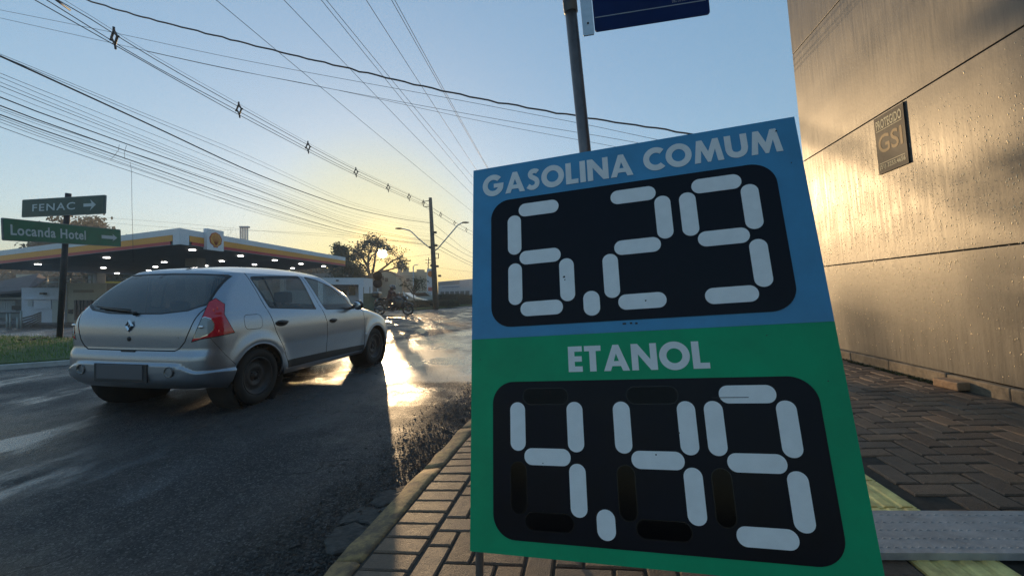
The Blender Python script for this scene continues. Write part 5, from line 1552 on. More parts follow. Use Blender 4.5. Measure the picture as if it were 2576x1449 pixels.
sapling(1046, 779, 30, 'thin street sapling with a few leaf tufts beside the motorcycle', [[(1048, 782), (1043, 760), (1040, 742), (1041, 722)], [(1041, 742), (1032, 730), (1024, 722), (1018, 716)], [(1040, 738), (1050, 729), (1056, 722)], [(1041, 732), (1055, 714), (1064, 708)], [(1041, 726), (1045, 706)], [(1043, 733), (1050, 706)]], 8)

# ------------------------------------------------------------------ planted verge with hedges
VG = M('verge_grass', (.06, .085, .025), .95, var=.5, vscale=5, bump=.5, bscale=30)
vp = [(-7.9, 30.2), (-6.6, 31.2), (-3.6, 45.5), (4, 75), (-1, 77), (-8, 56), (-12, 44), (-10.2, 31)]
mb = MB(); mb.prism(ccw(vp), I4, -.2, .12); tag(mb.build('verge', VG), 'grassy verge along the far side of the road', kind='structure')
HEDGE = leafmat('hedge_leaf', (.03, .042, .016))
def hedge(name, label, p0, p1, w_, h, n, seed):
    rnd = random.Random(seed); p0, p1 = Vector(p0), Vector(p1); d = (p1 - p0); l_ = d.length; d.normalize(); s_ = Vector((-d.y, d.x, 0))
    e = empty(name, p0); tag(e, label, 'hedge', 'clipped hedges on the verge')
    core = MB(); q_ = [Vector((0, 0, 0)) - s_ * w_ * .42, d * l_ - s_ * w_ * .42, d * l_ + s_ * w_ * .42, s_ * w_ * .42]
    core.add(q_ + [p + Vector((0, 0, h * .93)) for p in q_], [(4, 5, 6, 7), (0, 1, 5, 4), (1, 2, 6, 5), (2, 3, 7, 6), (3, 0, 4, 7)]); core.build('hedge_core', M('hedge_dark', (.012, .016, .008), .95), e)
    ml = MB()
    for k in range(n):
        side = rnd.random(); c = d * (rnd.random() * l_)
        if side < .35: c += s_ * rnd.uniform(-.5, .5) * w_ + Vector((0, 0, h + rnd.gauss(0, .025)))
        else: c += s_ * (.5 * w_ * rnd.choice((-1, 1)) + rnd.gauss(0, .02)) + Vector((0, 0, rnd.random() * h))
        a = Vector((rnd.uniform(-1, 1), rnd.uniform(-1, 1), rnd.uniform(-1, 1))).normalized(); b_ = a.orthogonal().normalized(); z = rnd.uniform(.03, .065)
        ml.add([c - a * z, c - b_ * z * .6, c + a * z, c + b_ * z * .6], [(0, 1, 2, 3)])
    ml.build('foliage', HEDGE, e)
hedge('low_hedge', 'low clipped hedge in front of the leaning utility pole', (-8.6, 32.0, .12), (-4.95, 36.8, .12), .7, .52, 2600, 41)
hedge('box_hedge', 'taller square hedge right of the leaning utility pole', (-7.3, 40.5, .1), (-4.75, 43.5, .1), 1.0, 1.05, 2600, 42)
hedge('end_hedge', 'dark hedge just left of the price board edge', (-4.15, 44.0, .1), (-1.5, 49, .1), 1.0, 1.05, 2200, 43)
e = thing_at('plinth_block', 1157, 760, 45, 'pale concrete block standing between two hedges', 'block')
part_px('block', e, M('pale_block', (.34, .31, .28), .8, var=.2), [(1151, 1163, 745, 770)], 45, .5, .02)

# ------------------------------------------------------------------ utility pole with lamps
PC = M('pole_concrete', (.105, .095, .08), .85, var=.3, vscale=3)
pb_ = P(1097, 779, 32); pb_.z = 0; pt_ = P(1082.5, 498, 32)
up_ = empty('utility_pole', pb_); tag(up_, 'tall slightly leaning concrete utility pole with two curved street lamps', 'utility pole')
LP = lambda u, v, Y=32: P(u, v, Y) - pb_
mb = MB(); mb.tube([Vector((0, 0, -.2)), pt_ - pb_], [.235, .125], 10); mb.build('pole', PC, up_)
for (pts, lampp) in (([(1089, 627), (1081, 624), (1066, 612), (1050, 598), (1038, 586), (1030, 580), (1015, 576), (1006, 575.5)], (1003, 575)), ([(1093, 631), (1101, 626), (1112, 613), (1130, 592), (1143, 577), (1150, 568), (1160, 562), (1167, 560)], (1171, 560))):
    mb = MB(); mb.tube([LP(u, v, 32) for u, v in pts], .045, 6); ar = mb.build('lamp_arm', STEEL, up_)
    mb = MB(); mb.sphere(LP(*lampp), (.30, .14, .07), 12, 6); mb.build('lamp_head', DARKMET, ar)
mb = MB(); mb.tube([LP(1083, 505), LP(1066, 507), LP(1065, 513)], .03, 6); mb.tube([LP(1084, 520), LP(1067, 520)], .03, 6); mb.build('bracket', DARKMET, up_)
mb = MB()
for (u, v, a, h) in ((1101, 645, .25, .8),): mb.tube([LP(1096, 638), LP(1103, 638), LP(1103, 650), LP(1096, 650)], .04, 5)
for (u, v) in ((1097, 618), (1083, 622), (1086, 668), (1100, 670), (1089, 694), (1106, 694), (1088, 590), (1095, 585)):
    mb.box(LP(u, v), (.22, .2, .16), None, 0, .02)
mb.build('fittings', DARKMET, up_)
# totem of the station
e = thing_at('price_totem', 1082, 757, 45, 'white station totem with a shell emblem behind the utility pole', 'sign')
part_px('slab', e, M('totem_white', (.55, .56, .60), .5), [(1074, 1092, 676, 772)], 45, .35, .02)
Et = Matrix.Translation(P(1084, 689, 44.98) - e.location) @ Matrix.Rotation(R(90), 4, 'X')
mb = MB(); mb.prism(shell_poly(.36), Et, .0, .03); mb.build('shell', M('totem_orange', (.62, .20, .04), .5), e)
part_px('price_panel', e, M('totem_red', (.45, .10, .07), .5), [(1077, 1091, 723, 732, 44.96)], 44.96, .04)
part_px('price_strip', e, M('totem_pale', (.6, .5, .5), .5), [(1077, 1091, 719, 722.5, 44.96), (1077, 1081, 736, 739, 44.96)], 44.96, .04)
e = thing_at('antenna_mast', 1077, 676, 46, 'thin mast with crossbars standing behind the station totem', 'mast')
mb = MB(); mb.tube([P(1077, 770, 46) - e.location, P(1077, 648, 46) - e.location], .07, 6)
for v in (654, 662): mb.tube([P(1070, v, 46) - e.location, P(1084, v, 46) - e.location], .03, 5)
mb.build('mast', DARKMET, e)
# ------------------------------------------------------------------ far buildings
FW = M('far_white', (.50, .50, .52), .7, var=.06, vscale=.4); FG = M('far_grey', (.26, .25, .26), .7); FB = M('far_beige', (.40, .34, .25), .8, var=.1, vscale=.3)
e = thing_at('white_warehouse', 1150, 760, 80, 'long low white warehouse with grey bands beyond the hedges', 'building')
mb = MB()
tl_, tr_ = P(1102, 709, 84), P(1330, 690, 74); bl_2, br_ = tl_.copy(), tr_.copy(); bl_2.z = 0; br_.z = 0
def wallq(mb, f0, f1, a, b_, out=0):
    q_ = []
    for (t__, b__) in ((tl_, bl_2), (tr_, br_)): q_.append((t__.lerp(b__, f0), t__.lerp(b__, f1)))
    p = [q_[0][0].lerp(q_[1][0], a), q_[0][0].lerp(q_[1][0], b_), q_[0][1].lerp(q_[1][1], b_), q_[0][1].lerp(q_[1][1], a)]
    o_ = Vector((0, -out, 0)); bk = Vector((0, .12, 0)) if out else Vector((2, 12, 0))
    p = [x + o_ - e.location for x in p]
    mb.add(p + [x + bk for x in p], [(3, 2, 1, 0), (4, 5, 6, 7), (0, 1, 5, 4), (1, 2, 6, 5), (2, 3, 7, 6), (3, 0, 4, 7)])
wallq(mb, 0, 1, 0, 1); mb.build('wall', FW, e)
mb = MB(); wallq(mb, .02, .20, 0, .26, .1); mb.build('sign_band', FG, e)
mb = MB(); wallq(mb, .30, .36, .05, .26, .1); mb.build('stripe', M('stripe_blue', (.22, .26, .36), .6), e)
mb = MB(); wallq(mb, .02, .30, .27, .37, .1); mb.build('sign_panel', M('sign_panel_pale', (.42, .42, .46), .6), e)
for a in (.03, .09, .15, .21, .27, .33):
    mb = MB(); wallq(mb, .55, .85, a, a + .045, .1); mb.build('window', M('far_glass', (.10, .11, .11), .3), e)
e = thing_at('gabled_house', 960, 760, 75, 'beige gabled house below the sun between tree and sign discs', 'house')
mb = MB(); g = [(930, 770), (930, 699), (944, 688), (962, 682), (982, 686), (996, 694), (996, 770)]
p_ = [P(u, v, 75) - e.location for u, v in g]; bk = Vector((-1, 8, 0)); n_ = len(p_)
mb.add(p_ + [p + bk for p in p_], [tuple(range(n_)), tuple(range(2 * n_ - 1, n_ - 1, -1))] + [((i + 1) % n_, i, n_ + i, n_ + (i + 1) % n_) for i in range(n_)]); mb.build('wall', FB, e)
mb = MB(); rr_ = [(928, 700), (943, 687.5), (962, 681), (983, 685), (998, 695)]
p_ = [P(u, v, 74.8) - e.location for u, v in rr_]; q_ = [p + Vector((-1, 8.4, 0)) for p in p_]
for i in range(4): mb.add([p_[i], p_[i + 1], q_[i + 1], q_[i], p_[i] + Vector((0, 0, .18)), p_[i + 1] + Vector((0, 0, .18)), q_[i + 1] + Vector((0, 0, .18)), q_[i] + Vector((0, 0, .18))], [(0, 1, 2, 3), (7, 6, 5, 4), (0, 4, 5, 1), (1, 5, 6, 2), (2, 6, 7, 3), (3, 7, 4, 0)])
mb.build('roof', M('far_roof', (.16, .11, .08), .8), e)
part_px('window', e, DKW, [(969, 976, 700, 709, 74.9)], 74.9, .15)
e = thing_at('flat_block', 1030, 765, 85, 'wide pale flat roofed block with parapet blocks right of the gabled house', 'building')
part_px('wall', e, FB, [(999, 1072, 684, 775)], 85, 9)
for bq in ((1001, 1008, 672, 684), (1014, 1026, 674, 684), (1048, 1066, 678, 684)): part_px('parapet', e, FB, [bq], 85.1, 1)
for bq in ((1004, 1011, 698, 706), (1022, 1030, 700, 708), (1042, 1050, 700, 708)): part_px('window', e, DKW, [bq], 84.9, .15)
part_px('ledge', e, M('far_ledge', (.48, .45, .38), .8), [(999, 1072, 712, 714, 84.8), (999, 1072, 690, 691.5, 84.8)], 84.8, .3)
e = thing_at('low_house', 912, 765, 70, 'low brown house wall behind the white kiosk', 'house')
part_px('wall', e, M('brown_wall', (.17, .13, .10), .8), [(880, 937, 700, 770)], 70, 6)
part_px('roof', e, M('brown_roof', (.11, .08, .065), .8), [(876, 941, 692, 701, 69.6)], 69.6, 7)
part_px('window', e, DKW, [(918, 928, 712, 730, 69.9)], 69.9, .15)
e = thing_at('white_kiosk', 870, 790, 30, 'small white kiosk with an open front in front of the bushes', 'kiosk')
part_px('frame', e, M('kiosk_white', (.56, .60, .66), .6), [(800, 914, 699, 716, 30, 2), (902, 914, 716, 776, 30, 2), (800, 812, 716, 776, 30, 2)], 30, 2)
part_px('back_wall', e, M('kiosk_back', (.42, .45, .48), .7), [(812, 902, 716, 776, 31.8)], 31.8, .15)
part_px('counter', e, M('kiosk_counter', (.30, .33, .36), .6), [(813, 901, 745, 776, 30.6)], 30.6, .5)
part_px('window', e, DKW, [(862, 872, 728, 742, 31.75), (878, 893, 722, 742, 31.74)], 31.75, .06)
part_px('lamp', e, DKW, [(845, 851, 704, 707, 29.9)], 29.9, .1)
e = thing_at('green_fence', 912, 770, 28, 'low green panel fence between kiosk and motorcycle', 'fence')
for k in range(5): part_px('panel', e, M('fence_green', (.10, .115, .075), .8, var=.3, vscale=3), [(914 + k * 6.4, 920 + k * 6.4, 738, 786)], 28, .06)
for k in range(3): part_px('post', e, M('fence_post', (.2, .2, .17), .7), [(913.5 + k * 16, 915 + k * 16, 722, 786, 28.1)], 28.1, .06)
# double disc traffic sign
e = thing_at('traffic_sign', 951, 790, 27, 'two round traffic sign discs seen from behind on one thin post', 'road sign')
DSC = M('disc_back', (.02, .014, .013), .7, spec=.2)
mb = MB(); mb.tube([P(951, 792, 27) - e.location, P(950, 684, 27) - e.location], .03, 8); mb.build('post', STEEL, e)
for v in (694, 713):
    mb = MB(); mb.lathe([(0, -.012), (.30, -.012), (.305, .0), (.30, .012), (0, .012)], Matrix.Translation(P(950, v, 26.9) - e.location) @ Matrix.Rotation(R(90), 4, 'Z'), 24); mb.build('disc', DSC, e)
# far street lamp
e = thing_at('far_street_lamp', 1040, 770, 60, 'small distant street lamp left of the station totem', 'street lamp')
mb = MB(); mb.tube([P(1040, 770, 60) - e.location, P(1039.5, 670, 60) - e.location], .09, 6); mb.build('pole', STEEL, e)
mb = MB(); mb.tube([P(1039.5, 671, 60) - e.location, P(1043, 667, 60) - e.location, P(1052, 666, 60) - e.location], .06, 5); mb.build('arm', STEEL, e)
# parked far cars
def far_car(u, v, Y, hd, w_, m, label, seed):
    e = empty('parked_car', P(u, v, Y)); e.rotation_euler = (0, 0, hd); tag(e, label, 'car', 'cars parked beyond the verge')
    prof = [(-2.0, .35), (-2.05, .75), (-1.75, .95), (-1.1, 1.42), (.2, 1.47), (1.0, 1.0), (1.85, .85), (2.05, .6), (2.0, .32)]
    mb = MB(); mb.prism(prof, Matrix.Rotation(R(90), 4, 'X'), -.82, .82); mb.build('body', m, e)
    mb = MB(); mb.prism([(-1.5, .96), (-1.02, 1.34), (.15, 1.38), (.75, .99)], Matrix.Rotation(R(90), 4, 'X'), -.835, .835); mb.build('window', DKW, e)
    for x in (-1.3, 1.25):
        for s_ in (-.75, .75):
            mb = MB(); mb.lathe([(0, -.1), (.3, -.1), (.31, 0), (.3, .1), (0, .1)], Matrix.Translation((x, s_, .3)) @ Matrix.Rotation(R(90), 4, 'Z'), 14); mb.build('wheel', RUBBER, e)
far_car(1020, 776, 38, R(-5), 1, M('car_beige', (.42, .38, .32), .35, .4, coat=.6), 'pale beige car parked right behind the motorcycle', 1)
far_car(1068, 768, 44, R(5), 1, M('car_bluegrey', (.30, .36, .38), .35, .4, coat=.6), 'blue grey car parked left of the station totem', 2)
# ------------------------------------------------------------------ motorcycle and rider
MYD = 23.0
mo = P(990, 791, MYD); mo.z = 0
moto = empty('motorcycle', mo); moto.rotation_euler = (0, 0, R(-4)); moto.scale = (1.04, 1.25, 1.03)
tag(moto, 'black touring motorcycle with a rear top box crossing the road', 'motorcycle')
MBK = M('moto_black', (.012, .013, .014), .35, coat=.5); MGR = M('moto_metal', (.14, .14, .145), .35, .8); MSIL = M('moto_silver', (.5, .5, .52), .25, .9)
FRX, RRX, WRM = .80, -.76, .315
for x in (FRX, RRX):
    w_ = empty('wheel'); w_.parent = moto; w_.location = (x, 0, WRM)
    Mr = Matrix.Rotation(R(90), 4, 'Z')
    mb = MB(); mb.lathe([(.235, -.04), (.28, -.055), (.31, -.035), (.315, 0), (.31, .035), (.28, .055), (.235, .04)], Mr, 28); mb.build('tyre', RUBBER, w_)
    mb = MB(); mb.lathe([(.235, -.03), (.235, .03), (.22, .03), (.22, -.03), (.235, -.03)], Mr, 28)
    for k in range(6):
        a = k * math.pi / 3; mb.tube([(.03 * math.cos(a), 0, .03 * math.sin(a)), (.225 * math.cos(a), 0, .225 * math.sin(a))], .012, 5)
    mb.lathe([(0, -.06), (.05, -.06), (.05, .06), (0, .06)], Mr, 12); mb.lathe([(.06, .05), (.13, .05), (.13, .056), (.06, .056)], Mr, 18); mb.build('rim', MGR, w_)
mb = MB()
for s_ in (-.09, .09): mb.tube([(FRX, s_, WRM), (.55, s_, .86), (.50, s_, .98)], .024, 8)
mb.build('fork', MSIL, moto)
mb = MB(); mb.tube([(FRX - .27, 0, .60), (FRX - .15, 0, .68), (FRX + .05, 0, .68), (FRX + .22, 0, .60), (FRX + .28, 0, .52)], .055, 8); mb.build('mudguard', MBK, moto)
mb = MB(); mb.tube([(.50, 0, .92), (.1, 0, .78), (-.35, 0, .70), (-.85, 0, .84)], .04, 8); mb.tube([(.48, 0, .86), (.30, 0, .36), (-.25, 0, .30), (-.35, 0, .68)], .03, 8)
mb.tube([(-.3, .09, .38), (RRX, .09, WRM)], .025, 8); mb.tube([(-.3, -.09, .38), (RRX, -.09, WRM)], .025, 8); mb.build('frame', MBK, moto)
mb = MB(); mb.box((.05, 0, .46), (.48, .30, .34), bev=.06)
for k in range(6): mb.box((.10, 0, .50 + k * .03), (.30, .36, .008))
mb.box((-.15, 0, .36), (.34, .34, .20), bev=.06); mb.build('engine', M('engine_dark', (.03, .03, .03), .4, .6), moto)
for s_ in (-1, 1):
    mb = MB(); mb.sphere((.38, s_ * .17, .66), (.32, .06, .30), 14, 8); mb.box((-.42, s_ * .16, .70), (.42, .05, .20), Matrix.Rotation(R(-12), 4, 'Y'), bev=.02); mb.build('side_fairing', MBK, moto)
mb = MB(); mb.sphere((.20, 0, .88), (.32, .155, .135), 16, 10); mb.build('fuel_tank', MBK, moto)
mb = MB(); mb.box((-.22, 0, .82), (.44, .26, .10), bev=.04); mb.box((-.60, 0, .90), (.42, .24, .10), bev=.04); mb.build('saddle', M('saddle', (.015, .014, .014), .7), moto)
mb = MB(); mb.sphere((.66, 0, .92), (.13, .12, .13), 14, 8); mb.box((.56, 0, 1.02), (.14, .30, .16), Matrix.Rotation(R(-25), 4, 'Y'), bev=.05); mb.build('head_fairing', MBK, moto)
mb = MB(); mb.sphere((.76, 0, .92), (.045, .085, .085), 12, 8); mb.build('headlight', M('headlight', (.7, .72, .75), .1, coat=1), moto)
mb = MB(); mb.prism([(-.13, 0), (.13, 0), (.09, .28), (-.09, .28)], Matrix.Translation((.62, 0, 1.06)) @ Matrix.Rotation(R(90), 4, 'Z') @ Matrix.Rotation(R(70), 4, 'X'), -.004, .004); mb.build('windshield', glass_mat('moto_screen', (.4, .42, .42)), moto)
mb = MB(); mb.tube([(.30, -.38, 1.02), (.42, -.22, 1.05), (.48, 0, 1.02), (.42, .22, 1.05), (.30, .38, 1.02)], .016, 8); mb.build('handlebar', MGR, moto)
for s_ in (-1, 1):
    mb = MB(); mb.tube([(.40, s_ * .24, 1.05), (.44, s_ * .33, 1.20)], .010, 6); mb.sphere((.44, s_ * .35, 1.22), (.025, .075, .05), 12, 8); mb.build('mirror', MSIL if s_ < 0 else MBK, moto)
mb = MB(); mb.box((-.92, 0, 1.13), (.40, .46, .30), bev=.08); tb = mb.build('top_box', MBK, moto)
mb = MB(); mb.box((-.92, 0, 1.215), (.412, .47, .02), bev=.008); mb.build('lid_trim', MSIL, tb)
mb = MB(); mb.tube([(-.55, .14, .88), (-.95, .12, .97)], .02, 6); mb.tube([(-.55, -.14, .88), (-.95, -.12, .97)], .02, 6); mb.box((-.92, 0, .96), (.30, .24, .02)); mb.build('rack', MGR, moto)
mb = MB(); mb.tube([(.22, -.17, .40), (.10, -.19, .24), (-.40, -.20, .27), (-.95, -.22, .42)], [.028, .03, .045, .052], 10); mb.build('exhaust', MGR, moto)
mb = MB(); mb.tube([(-.55, 0, .80), (-.90, 0, .72), (-1.05, 0, .55)], [.07, .08, .04], 8); mb.box((-1.07, 0, .70), (.02, .17, .13)); mb.build('tail', MBK, moto)
mb = MB(); mb.sphere((-1.00, 0, .80), (.03, .07, .035), 10, 6); mb.build('tail_light', REDL, moto)
mb = MB(); mb.tube([(-.1, -.16, .34), (-.05, -.30, .33)], .016, 6); mb.tube([(-.1, .16, .34), (-.05, .30, .33)], .016, 6); mb.build('footpeg', MGR, moto)
# rider
def skin_body(name, verts, edges, mats, pick, parent, M0):
    me = bpy.data.meshes.new(name); bm = bmesh.new()
    lay = bm.verts.layers.skin.verify()
    vs_ = [bm.verts.new(v[:3]) for v in verts]
    for a, b_ in edges: bm.edges.new((vs_[a], vs_[b_]))
    for i, v in enumerate(vs_):
        v[lay].radius = (verts[i][3], verts[i][4] if len(verts[i]) > 4 else verts[i][3]); v[lay].use_root = (i == 0)
    bm.to_mesh(me); bm.free()
    ob = bpy.data.objects.new(name, me); COL.objects.link(ob)
    ob.modifiers.new('skin', 'SKIN'); ms_ = ob.modifiers.new('sub', 'SUBSURF'); ms_.levels = 2; ms_.render_levels = 2
    dg = bpy.context.evaluated_depsgraph_get(); m2 = bpy.data.meshes.new_from_object(ob.evaluated_get(dg))
    bpy.data.objects.remove(ob)
    return m2
JK, TR_, SK = M('jacket_red', (.040, .007, .009), .75, var=.2, vscale=10), M('trousers_dark', (.018, .02, .026), .8), M('skin', (.30, .16, .10), .55)
BOOT, HELM = M('boot', (.01, .01, .01), .6), M('helmet', (.05, .053, .058), .2, coat=.8)
V_ = [(-.25, 0, .93, .155, .13), (-.22, 0, 1.12, .135, .115), (-.16, 0, 1.30, .165, .125), (-.12, 0, 1.42, .13, .10), (-.08, 0, 1.51, .06, .06), (-.06, 0, 1.60, .075, .075),
      (-.12, .19, 1.40, .075), (.02, .27, 1.19, .052), (.27, .34, 1.06, .037), (.31, .35, 1.045, .036),
      (-.12, -.19, 1.40, .075), (.02, -.27, 1.19, .052), (.27, -.34, 1.06, .037), (.31, -.35, 1.045, .036),
      (-.18, .12, .90, .105), (.20, .22, .80, .075), (.02, .25, .45, .05), (-.02, .25, .38, .045), (.10, .25, .345, .042),
      (-.18, -.12, .90, .105), (.20, -.22, .80, .075), (.02, -.25, .45, .05), (-.02, -.25, .38, .045), (.10, -.25, .345, .042)]
E_ = [(0, 1), (1, 2), (2, 3), (3, 4), (4, 5), (3, 6), (6, 7), (7, 8), (8, 9), (3, 10), (10, 11), (11, 12), (12, 13), (0, 14), (14, 15), (15, 16), (16, 17), (17, 18), (0, 19), (19, 20), (20, 21), (21, 22), (22, 23)]
m2 = skin_body('body', V_, E_, None, None, None, None)
bm = bmesh.new(); bm.from_mesh(m2)
fb = MB()
for s_ in (-1, 1):     # gloved fingers closed round the grips, thumb below
    for k in range(4):
        y = s_ * (.315 + .022 * k); l_ = (.042, .047, .045, .038)[k]
        fb.tube([(.30, y, 1.06), (.33, y, 1.052), (.335, y, 1.052 - l_ * .6), (.315, y, 1.052 - l_)], [.011, .0105, .01, .009], 6)
    fb.tube([(.29, s_ * .315, 1.045), (.315, s_ * .305, 1.02), (.335, s_ * .31, 1.01)], [.013, .012, .010], 6)
b0 = len(bm.verts)
nv = [bm.verts.new(v) for v in fb.v]
for f in fb.f:
    try: bm.faces.new([nv[i] for i in f])
    except ValueError: pass
for f in bm.faces:
    c = f.calc_center_median(); f.smooth = True
    if c.z > 1.53: f.material_index = 2
    elif c.x > .25 and c.z > .98: f.material_index = 3
    elif c.z < .47: f.material_index = 3
    elif c.z < .97 or (c.x > -.05 and c.z < .98 and abs(c.y) < .3): f.material_index = 1
    else: f.material_index = 0
bm.to_mesh(m2); bm.free()
for m in (JK, TR_, SK, BOOT): m2.materials.append(m)
rider = empty('person', mo); rider.rotation_euler = (0, 0, R(-4)); rider.scale = (1.12, 1.15, .965)
tag(rider, 'rider in a dark red jacket and grey helmet sitting on the motorcycle', 'person')
link('body', m2, rider)
mb = MB(); mb.sphere((-.05, 0, 1.63), (.155, .128, .15), 18, 12); mb.sphere((.035, 0, 1.56), (.085, .10, .075), 14, 8); hm = mb.build('helmet', HELM, rider)
mb = MB(); mb.sphere((.035, 0, 1.645), (.085, .115, .055), 14, 8); mb.build('visor', M('visor', (.02, .02, .025), .05, coat=1), hm)
mb = MB(); mb.sphere((-.02, 0, 1.68), (.11, .09, .11), 10, 6); 
mb = MB(); mb.box((-.05, 0, 1.385), (.06, .30, .05), bev=.02); mb.build('collar_stripe', M('pale_stripe', (.45, .38, .36), .7), rider)
# ------------------------------------------------------------------ overhead cables
def wire(name, pts, r, mat, label, group, sag=0.0, n=28, wob=0.0, cat='cable'):
    """pts: (u, v, depth) knots, joined smoothly in space"""
    kn = [P(*p) for p in pts]
    t = np.array([0.0] + list(np.cumsum([(kn[i + 1] - kn[i]).length for i in range(len(kn) - 1)])))
    tt_ = np.linspace(0, t[-1], n)
    if len(kn) == 2: xyz = np.array([[kn[0][k] + (kn[1][k] - kn[0][k]) * q_ / t[-1] for k in range(3)] for q_ in tt_])
    else: xyz = np.stack([pchip(t, [k_[a] for k_ in kn], tt_) for a in range(3)], 1)
    for i in range(n):
        f_ = i / (n - 1); xyz[i][2] -= sag * 4 * f_ * (1 - f_)
        if wob: xyz[i][2] += wob * math.sin(i * 2.1) + random.uniform(-wob, wob) * .6
    mb = MB(); mb.tube([Vector(p) for p in xyz], r, 5, cap=False)
    o = mb.build(name, mat); tag(o, label, cat, group); return o
# compact three-phase line on the pole side
gl = 'compact line cables over the left of the road'
LEFTY = 7.6
for (pts, lab) in (([(40, -60, 8.2), (281, 82, 10.5), (598, 268, 14.5), (772, 364, 18.2), (1065, 508, 32)], 'top cable of the spaced line running through the diamond spacers'),
                   ([(20, -60, 8.2), (277, 101, 10.5), (597, 279, 14.5), (772, 373, 18.2), (1063, 513, 32)], 'middle cable of the spaced line running through the diamond spacers'),
                   ([(-20, -60, 8.2), (288, 114, 10.5), (602, 290, 14.5), (775, 381, 18.2), (1065, 518, 32)], 'bottom cable of the spaced line running through the diamond spacers')):
    wire('overhead_cable', pts, .011, CABLE, lab, gl)
wire('overhead_cable', [(60, -60, 8.2), (288, 79, 10.5), (601, 262, 14.5), (775, 360, 18.2), (1066, 506, 32)], .005, CABLE, 'thin bearer wire just above the spaced line', gl)
wire('overhead_cable', [(1066, 509, 32), (1109, 537, 38), (1143, 558, 44), (1200, 588, 55), (1290, 612, 70)], .016, CABLE, 'upper cable continuing right from the pole top towards the board', gl)
wire('overhead_cable', [(1065, 518, 32), (1109, 546, 38), (1143, 567, 44), (1200, 596, 55), (1290, 618, 70)], .016, CABLE, 'lower cable continuing right from the pole top towards the board', gl)
o = MB(); o.tube([P(120, -14, 8.8), P(176, 26, 9.4)], .022, 8); tag(o.build('cable_sleeve', CABLE), 'thick black sleeve on a cable at the upper left corner', 'sleeve')
def spacer_mesh():
    mb = MB(); a = .115
    pts = [(0, .16), (.085, .03), (0, -.12), (-.085, .03)]
    mb.tube([(x, 0, z) for x, z in pts + [pts[0]]], .024, 6)
    mb.tube([(0, 0, .15), (.005, 0, .23)], .022, 6); mb.tube([(0, 0, -.11), (.01, 0, -.21)], .020, 6); mb.tube([(.08, 0, .03), (.125, 0, .025)], .022, 6); mb.tube([(-.08, 0, .02), (-.125, 0, -.01)], .022, 6)
    return mb.mesh('cable_spacer', CABLE)
spm = spacer_mesh()
ords = ['nearest the upper left corner', 'second from the upper left corner', 'third from the upper left corner', 'fourth from the upper left corner', 'fifth from the upper left corner', 'sixth, just left of the pole top', 'hung on the pole top bracket', 'first to the right of the pole top', 'second to the right of the pole, above the lamp arm', 'last one, beside the right lamp head']
for k, (u, v, Y) in enumerate(((288, 98, 10.5), (601.5, 278, 14.5), (775, 372, 18.2), (895.5, 434.5, 22.5), (976.5, 473.5, 26), (1029, 496.7, 29), (1065, 512, 31.9), (1109, 541, 38), (1143.5, 562, 44), (1173.3, 579, 50))):
    o = link('cable_spacer', spm); o.location = P(u, v, Y); o.rotation_euler = (R(4), 0, R(-15)); o.scale = (1.25, 1.25, 1.25)
    tag(o, 'diamond cable spacer ' + ords[k], 'cable spacer', 'diamond spacers on the cables')
# telecom bundle: left edge heights and pole heights
gb = 'bundle of communication cables at the left'
bund = [(142, 411 + 24, 562, .016, CABLE, 'thick dark cable topmost in the left bundle'), (142, 408, 560, .005, CABLE, 'thin wire lying close above the thick dark cable'), (138, 398, 556, .004, CABLEG, 'faint wire slightly above the thick dark cable'),
        (187, 441, 575, .004, CABLE, None), (196, 455, 580, .004, CABLEG, None), (209, 462, 590, .004, CABLE, None), (218, 467, 595, .005, CABLE, None), (233, 473, 598, .0035, CABLEG, None),
        (248, 475, 605, .010, CABLE, 'upper of the three dark lower cables in the left bundle'), (269, 493, 608, .010, CABLE, 'middle of the three dark lower cables in the left bundle'),
        (276, 487, 607, .004, CABLE, None), (281, 500, 610, .0035, CABLEG, None), (291, 512, 616, .010, CABLE, 'lowest of the three dark lower cables in the left bundle'), (296, 517, 613, .004, CABLE, None), (302, 527, 618, .005, CABLEG, None), (310, 524, 618, .004, CABLE, None), (322, 533, 622, .005, CABLE, 'lowest thin wire of the left bundle')]
OR = ['highest', 'second highest', 'third highest', 'fourth highest', 'fifth highest', 'sixth highest', 'seventh highest', 'eighth highest', 'ninth highest', 'lowest but one']
nth = 0
for (v0, vm, v1, r_, m, lab) in bund:
    if lab is None: lab = OR[nth] + ' of the thin wires below the thick cable of the left bundle'; nth += 1
    f_ = 638
    wire('overhead_cable', [(-60, v0 - 26 + random.uniform(-2, 2), 6.25), (0, v0, 6.66), (330, v0 + (vm - v0) * .515 + random.uniform(-2, 2) , 9.0), (638, vm, 13.6), (850, vm + (v1 - vm) * .62, 19.8), (1000, vm + (v1 - vm) * .90, 26.5), (1086, v1, 31.9)], r_, m, lab or 'thin wire among the many in the left bundle', gb)
for (v0, v1, r_, lab) in ((590, 650, .014, 'upper wire leaving the pole to the right'), (612, 665, .018, 'middle wire leaving the pole to the right'), (622, 672, .014, 'lower wire leaving the pole to the right'), (565, 640, .012, 'steepest wire leaving the pole to the right')):
    wire('overhead_cable', [(1092, v0, 32.1), (1190, v1 - 2, 46), (1300, v1 + 26, 66)], r_, CABLE, lab, 'wires right of the utility pole', n=12)
